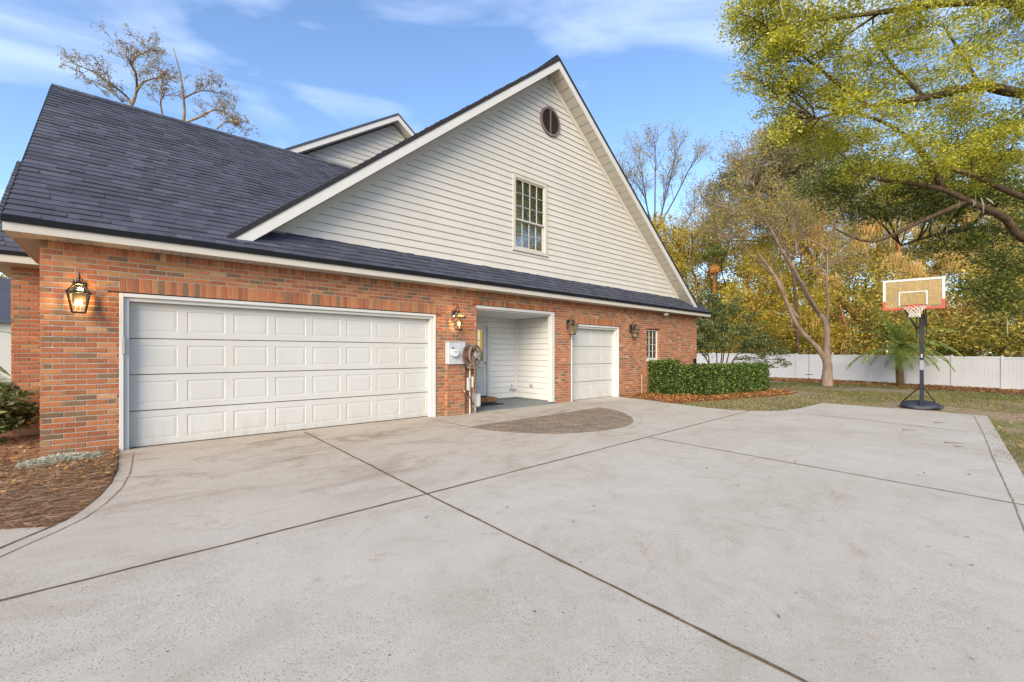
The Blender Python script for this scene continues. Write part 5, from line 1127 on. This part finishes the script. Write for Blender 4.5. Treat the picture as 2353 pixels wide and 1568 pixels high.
# left palm
t=thing('feather_palm','feather palm with drooping fronds at the left edge beside the brick wing','palm tree',(-2.9,5.2,-.03)); b=MB(); b.tube([(-2.9,5.2,-.1),(-2.85,5.2,.6),(-2.8,5.2,1.3)],[.16,.13,.11],10); b.build('trunk',M['palmbark'],t); V=[]; st=MB(); crown=Vector((-2.8,5.2,1.35))
for k in range(26):
    a=random.uniform(0,6.28); el=random.uniform(0,1.3); L=random.uniform(1.0,1.6); dd=Vector((math.cos(a)*math.cos(el),math.sin(a)*math.cos(el),math.sin(el))); p=crown.copy(); pts=[p.copy()]
    for i in range(10): dd=(dd+Vector((0,0,-.15))).normalized(); p=p+dd*L/10; pts.append(p.copy())
    st.tube(pts,[.012]*6+[.006]*5,3,cap=False)
    for i in range(1,10):
        for h in (0,.25,.5,.75):
            c0=pts[i].lerp(pts[i+1],h); tn=(pts[i+1]-pts[i-1]).normalized(); sd=tn.cross(Vector((0,0,1))); sd=sd.normalized() if sd.length>.05 else Vector((1,0,0))
            for s_ in (-1,1):
                dr=(sd*s_+tn*.7+Vector((0,0,-.1))).normalized(); tip=c0+dr*.28; w=Vector((0,0,1)).cross(dr).normalized()*.010; m_=c0.lerp(tip,.45); V.append([arr(c0),arr(m_-w),arr(tip),arr(m_+w)])
st.build('frond_stem',M['palmleaf'],t); quads('fronds',np.array(V),M['palmleaf'],t)
# neighbour house far left
t=thing('neighbour_house','pale neighbour house with violet grey roof glimpsed at the left edge','house',(-9,26,0))
b=MB(); b.box((-16,24,-.1),(-3.3,32,2.9)); b.build('wall',M['white'],t); b=MB(); b.mesh([(-16.4,23.6,2.8),(-2.9,23.6,2.8),(-2.9,28,5.4),(-16.4,28,5.4),(-16.4,32.4,2.8),(-2.9,32.4,2.8)],[(0,1,2,3),(3,2,5,4),(1,5,2),(0,3,4)]); b.build('roof',M['shingle'],t); b=MB(); b.bbox((-6.5,23.94,.1),(-4.2,23.99,2.2)); b.build('garage_door',M['door'],t)
for i,(x,y,h) in enumerate(((-5.5,38,11),(-11,36,12))):
    T=Tree('background_tree',['leafy tree behind the neighbour house near the brick wing','leafy tree behind the neighbour house further left'][i],(x,y,0),'trees behind the neighbour house'); T.limb([(x,y,-.1),(x,y,h*.5),(x,y,h*.8)],.3,.1,7)
    for k in range(14): T.blob((x+random.uniform(-3.5,3.5),y+random.uniform(-2,2),h*random.uniform(.3,.95)),1.8,10,50,.45,.8,br=.04)
    T.done('goldgreen','bark',.2)
# ---------------- trees across the street (seen mirrored in the upper window)
for i,(x,y,h) in enumerate(((22,-21,13),(29,-24,14),(17,-26,12))):
    T=Tree('oak_tree',['oak behind the camera mirrored in the gable window','taller oak behind the camera mirrored at the window right side','oak behind the camera mirrored at the window left side'][i],(x,y,0),'oaks mirrored in the upper window'); T.limb([(x,y,-.2),(x,y,h*.5),(x,y,h*.8)],.35,.1,7)
    for k in range(17): T.blob((x+random.uniform(-4,4),y+random.uniform(-3,3),h*random.uniform(.3,1)),1.3,12,40,.3,.8,br=.04)
    T.done('gold','bark',.17)
# ------------------------------------------------------------------ LITTER, STRAW, GRASS
def inpoly(x,y,poly):
    c=False; n=len(poly)
    for i in range(n):
        x0,y0=poly[i];x1,y1=poly[(i+1)%n]
        if (y0>y)!=(y1>y) and x<(x1-x0)*(y-y0)/(y1-y0)+x0: c=not c
    return c
def scatter(n,box,test,zf,fn):
    V=[];k=0
    while k<n:
        x=random.uniform(box[0],box[1]); y=random.uniform(box[2],box[3])
        if not test(x,y): k+=.2; continue
        V.append(fn(x,y,zf(x,y))); k+=1
    return np.array(V)
def needle(L,w,lift=.02):
    def f(x,y,z):
        a=random.gauss(.6,.9); l=random.uniform(.5,1)*L; dx,dy=math.cos(a)*l/2,math.sin(a)*l/2; z+=random.uniform(.0,lift); t=random.uniform(-.012,.02); ox,oy=-dy/l*w,dx/l*w
        return [[x-dx-ox,y-dy-oy,z],[x+dx-ox,y+dy-oy,z+t],[x+dx+ox,y+dy+oy,z+t],[x-dx+ox,y-dy+oy,z+.002]]
    return f
def flake(s,lift=.02,asp=.55):
    def f(x,y,z):
        a=random.uniform(0,6.28); l=s*random.uniform(.6,1.3); e=np.array([math.cos(a),math.sin(a),random.uniform(-.35,.35)])*l/2; g=np.array([-math.sin(a),math.cos(a),random.uniform(-.5,.5)])*l*asp/2; p=np.array([x,y,z+random.uniform(.004,lift)])
        return [p-e,p+g,p+e,p-g]
    return f
BEDL=[(-.1,0),(-.1,-1.13),(-.14,-1.73),(-.21,-2.19),(-.31,-2.58),(-.45,-2.9),(-.9,-2.63),(-3,-2.36),(-3,4),(-1.4,4),(-1.4,2.5),(-.82,2.5),(-.82,0)]
zl_=lambda x,y:dz(x,y)+.006+.015*math.sin(x*3)*math.sin(y*2)
t_=NT('pale_moss'); t_.bsdf(t_.ramp(t_.island(),[(0,(.30,.29,.22)),(.6,(.50,.48,.38)),(1,(.66,.63,.50))]),.95,.1); M['palemoss']=t_.mat
V1=scatter(13000,(-2.2,-.08,-2.9,2.4),lambda x,y:inpoly(x,y,BEDL),zl_,needle(.15,.0024,.035)); tag(quads('pine_straw',V1,M['needle']),'loose pine straw strands covering the left planting bed','pine straw',None,'stuff')
V2=scatter(3400,(-2.2,-.08,-2.0,2.4),lambda x,y:inpoly(x,y,BEDL) and (y>-1.6 or random.random()<.25),zl_,flake(.05,.04)); tag(quads('fallen_leaves',V2,M['litter']),'brown fallen leaves on the pine straw beside the house corner','leaf litter',None,'stuff')
BEDR=[(11.2,.02),(11.12,-1.0),(11.0,-1.95),(12.2,-2.1),(13.6,-2.45),(15.5,-2.8),(17.6,-3.0),(18.7,-2.4),(18.8,-.8),(17.8,.8),(16.4,1.2),(16.4,0.02)]
V3=scatter(15000,(11,19,-3.1,1.2),lambda x,y:inpoly(x,y,BEDR),lambda x,y:gz(x,y)+.025,flake(.07,.05)); V4=scatter(5000,(30.8,35.2,-14,4),lambda x,y:True,lambda x,y:gz(x,y)+.02,flake(.13,.06))
tag(quads('leaf_mulch',np.concatenate([V3,V4]),M['litter']),'orange brown leaf mulch under the hedge and along the fence','leaf litter',None,'stuff')
LAWN=lambda x,y: (not inpoly(x,y,[(11.1,.1)]+ER[:14]+[(0,-8),(0,.1)])) and not (x<16.4 and y>-.02) and not inpoly(x,y,BEDR) and not inpoly(x,y,PAV)
def blade(hh,w):
    def f(x,y,z):
        h=hh*random.uniform(.5,1.3); a=random.uniform(0,6.28); e=np.array([math.cos(a),math.sin(a),0])*w/2; l=np.array([random.gauss(0,.5),random.gauss(0,.5),0])*h; p=np.array([x,y,z-.005]); u_=np.array([0,0,1])
        return [p-e,p+e,p+l*.5+u_*h*.6+e*.6,p+l+u_*h]
    return f
def patch(x,y): return math.sin(x*.7+1.3*math.sin(y*.5))+math.sin(y*.9+x*.3)+random.gauss(0,.45)>.1
G1_=scatter(26000,(11,31,-7.6,3),lambda x,y:LAWN(x,y) and patch(x,y),gz,blade(.055,.022)); G2_=scatter(22000,(9,24,-11.5,-7.4),lambda x,y:LAWN(x,y) and y<-7.55 and (x<9 or y<-7.6 or x>15) and patch(x,y),gz,blade(.05,.012)); G3_=scatter(12000,(24,34.5,-12,4),lambda x,y:patch(x,y),gz,blade(.07,.04))
G4_=scatter(2600,(10.9,15.1,-8.1,-1.5),lambda x,y:LAWN(x,y) and any(math.dist((x,y),(a[0]+(b[0]-a[0])*t,a[1]+(b[1]-a[1])*t))<.16 for a,b in zip(ER[1:14],ER[2:15]) for t in (0,.25,.5,.75)),gz,blade(.06,.012))
tag(quads('grass',np.concatenate([G1_,G2_,G3_,G4_]),M['grass']),'patchy yellow green grass growing around the concrete','grass',None,'stuff')
G5=scatter(5000,(9,26,-11,4),lambda x,y:LAWN(x,y),lambda x,y:gz(x,y)+.01,flake(.06,.03)); tag(quads('lawn_leaves',G5,M['litter']),'scattered dry leaves lying on the lawn','leaf litter',None,'stuff')
# debris on concrete
V=[];
for k in range(150):
    x=random.uniform(1,14.5); y=random.uniform(-7.8,-.3); V.append(flake(.035,.008,.4)(x,y,dz(x,y)+.004))
for k in range(40):
    x=random.uniform(0,4.6); y=random.uniform(-1.0,-.02); V.append(flake(.025,.008,.4)(x,y,dz(x,y)+.004))
t_=NT('dark_leaf'); t_.bsdf(t_.ramp(t_.island(),[(0,(.06,.045,.03)),(1,(.2,.14,.08))]),.9); tag(quads('concrete_leaves',np.array(V),t_.mat),'tiny dark leaves scattered over the concrete driveway','leaf litter',None,'stuff')
for i,(u,v,L,lab) in enumerate([(2330,1084,.26,'thin brown twig lying near the right edge of the concrete, the largest one'),(2295,1034,.18,'thin twig on the concrete close to the hoop'),(2220,1052,.2,'thin twig on the concrete just beyond the far joint'),(2345,1093,.12,'short bent twig beside the largest twig on the concrete')]):
    r_=((CT+(u/1.0625-1176.5)/F*ST),(ST-(u/1.0625-1176.5)/F*CT),-(v/1.0625-V0)/F); dd=(CZ+SL*D)/(SL*r_[1]-r_[2]); p=Vector((dd*r_[0],dd*r_[1]-D,0)); p.z=dz(p.x,p.y)+.012
    a=Vector((.55,-.83,0)); b=MB(); b.tube([p-a*L/2,p+Vector((0,.015,.004)),p+a*L/2],[.004,.004,.002],5); b.tube([p-a*L*.3,p-a*L*.42+Vector((.04,.03,.01))],[.004,.002],4); tag(b.build('fallen_twig',M['bark']),lab,'twig','twigs on the concrete')
# moss clump at corner
V=[]
for k in range(5200):
    t_=random.random(); w_=.05+.05*math.sin(math.pi*t_); an=random.uniform(0,math.pi); rr=math.sqrt(random.random())
    p=np.array([-.93+.66*t_,-.47+.12*t_+math.cos(an)*w_*rr*1.2,0.01+math.sin(an)*w_*rr*1.0]); e=RNG.normal(size=3)*np.array([1,.8,.5]); e/=np.linalg.norm(e); g=np.cross(e,RNG.normal(size=3)); g/=np.linalg.norm(g)
    l=random.uniform(.02,.05); V.append([p-e*l,p-g*.0028,p+e*l,p+g*.0028])
tag(quads('moss_clump',np.array(V),M['palemoss']),'grey green clump of spanish moss lying at the foot of the brick corner','moss clump')
# ------------------------------------------------------------------ LIGHT, SKY, CAMERA
SUN_AZ=Vector((-.87,-.49)).normalized(); SUN_EL=R(26)
sd=Vector((SUN_AZ.x*math.cos(SUN_EL),SUN_AZ.y*math.cos(SUN_EL),math.sin(SUN_EL)))
ld=bpy.data.lights.new('sun','SUN'); ld.energy=3.8; ld.angle=R(42); ld.color=(1,.85,.63); lo=bpy.data.objects.new('sun',ld); COL.objects.link(lo); lo.rotation_euler=sd.to_track_quat('Z','Y').to_euler()
w=bpy.data.worlds.new('World'); SC.world=w; w.use_nodes=True; nt=w.node_tree; nt.nodes.clear()
N_=lambda t:nt.nodes.new(t)
out=N_('ShaderNodeOutputWorld'); bg=N_('ShaderNodeBackground'); sky=N_('ShaderNodeTexSky'); sky.sky_type='NISHITA'; sky.sun_disc=False; sky.sun_elevation=SUN_EL; sky.sun_rotation=math.atan2(SUN_AZ.x,SUN_AZ.y); sky.air_density=1.0; sky.dust_density=.6; sky.ozone_density=1.6
tc=N_('ShaderNodeTexCoord'); mp=N_('ShaderNodeMapping'); mp.inputs['Scale'].default_value=(1.0,1.0,3.2); mp.inputs['Rotation'].default_value=(.25,.35,.6); nt.links.new(tc.outputs['Generated'],mp.inputs[0])
no=N_('ShaderNodeTexNoise'); no.inputs['Scale'].default_value=1.9; no.inputs['Detail'].default_value=5; no.inputs['Roughness'].default_value=.5; no.inputs['Distortion'].default_value=.7; nt.links.new(mp.outputs[0],no.inputs['Vector'])
cr=N_('ShaderNodeValToRGB'); cr.color_ramp.elements[0].position=.46; cr.color_ramp.elements[0].color=(0,0,0,1); cr.color_ramp.elements[1].position=.80; cr.color_ramp.elements[1].color=(.62,.62,.62,1); nt.links.new(no.outputs['Fac'],cr.inputs[0])
mul=N_('ShaderNodeMix'); mul.data_type='RGBA'; mul.blend_type='MULTIPLY'; mul.inputs[0].default_value=1; nt.links.new(sky.outputs[0],mul.inputs[6]); mul.inputs[7].default_value=(1.02,1.12,1.25,1)
mx=N_('ShaderNodeMix'); mx.data_type='RGBA'; nt.links.new(cr.outputs[0],mx.inputs[0]); nt.links.new(mul.outputs[2],mx.inputs[6]); mx.inputs[7].default_value=(7.0,7.6,8.6,1)
nt.links.new(mx.outputs[2],bg.inputs[0]); bg.inputs[1].default_value=.15; nt.links.new(bg.outputs[0],out.inputs[0])
cd=bpy.data.cameras.new('camera'); cam=bpy.data.objects.new('camera',cd); COL.objects.link(cam); SC.camera=cam
cam.location=(0,-D,CZ); cam.rotation_euler=(R(90),0,TH-R(90)); cd.sensor_width=36; cd.sensor_fit='HORIZONTAL'; cd.lens=36*F/2353; cd.shift_y=-(784-V0)/2353*-1*-1 if False else (784-V0)/2353*-1; cd.clip_end=2000; cd.clip_start=.05
SC.render.resolution_x=1024; SC.render.resolution_y=682
SC.view_settings.view_transform='Standard'; SC.view_settings.look='None'; SC.view_settings.exposure=.72; SC.view_settings.gamma=1
SC.render.engine='CYCLES'
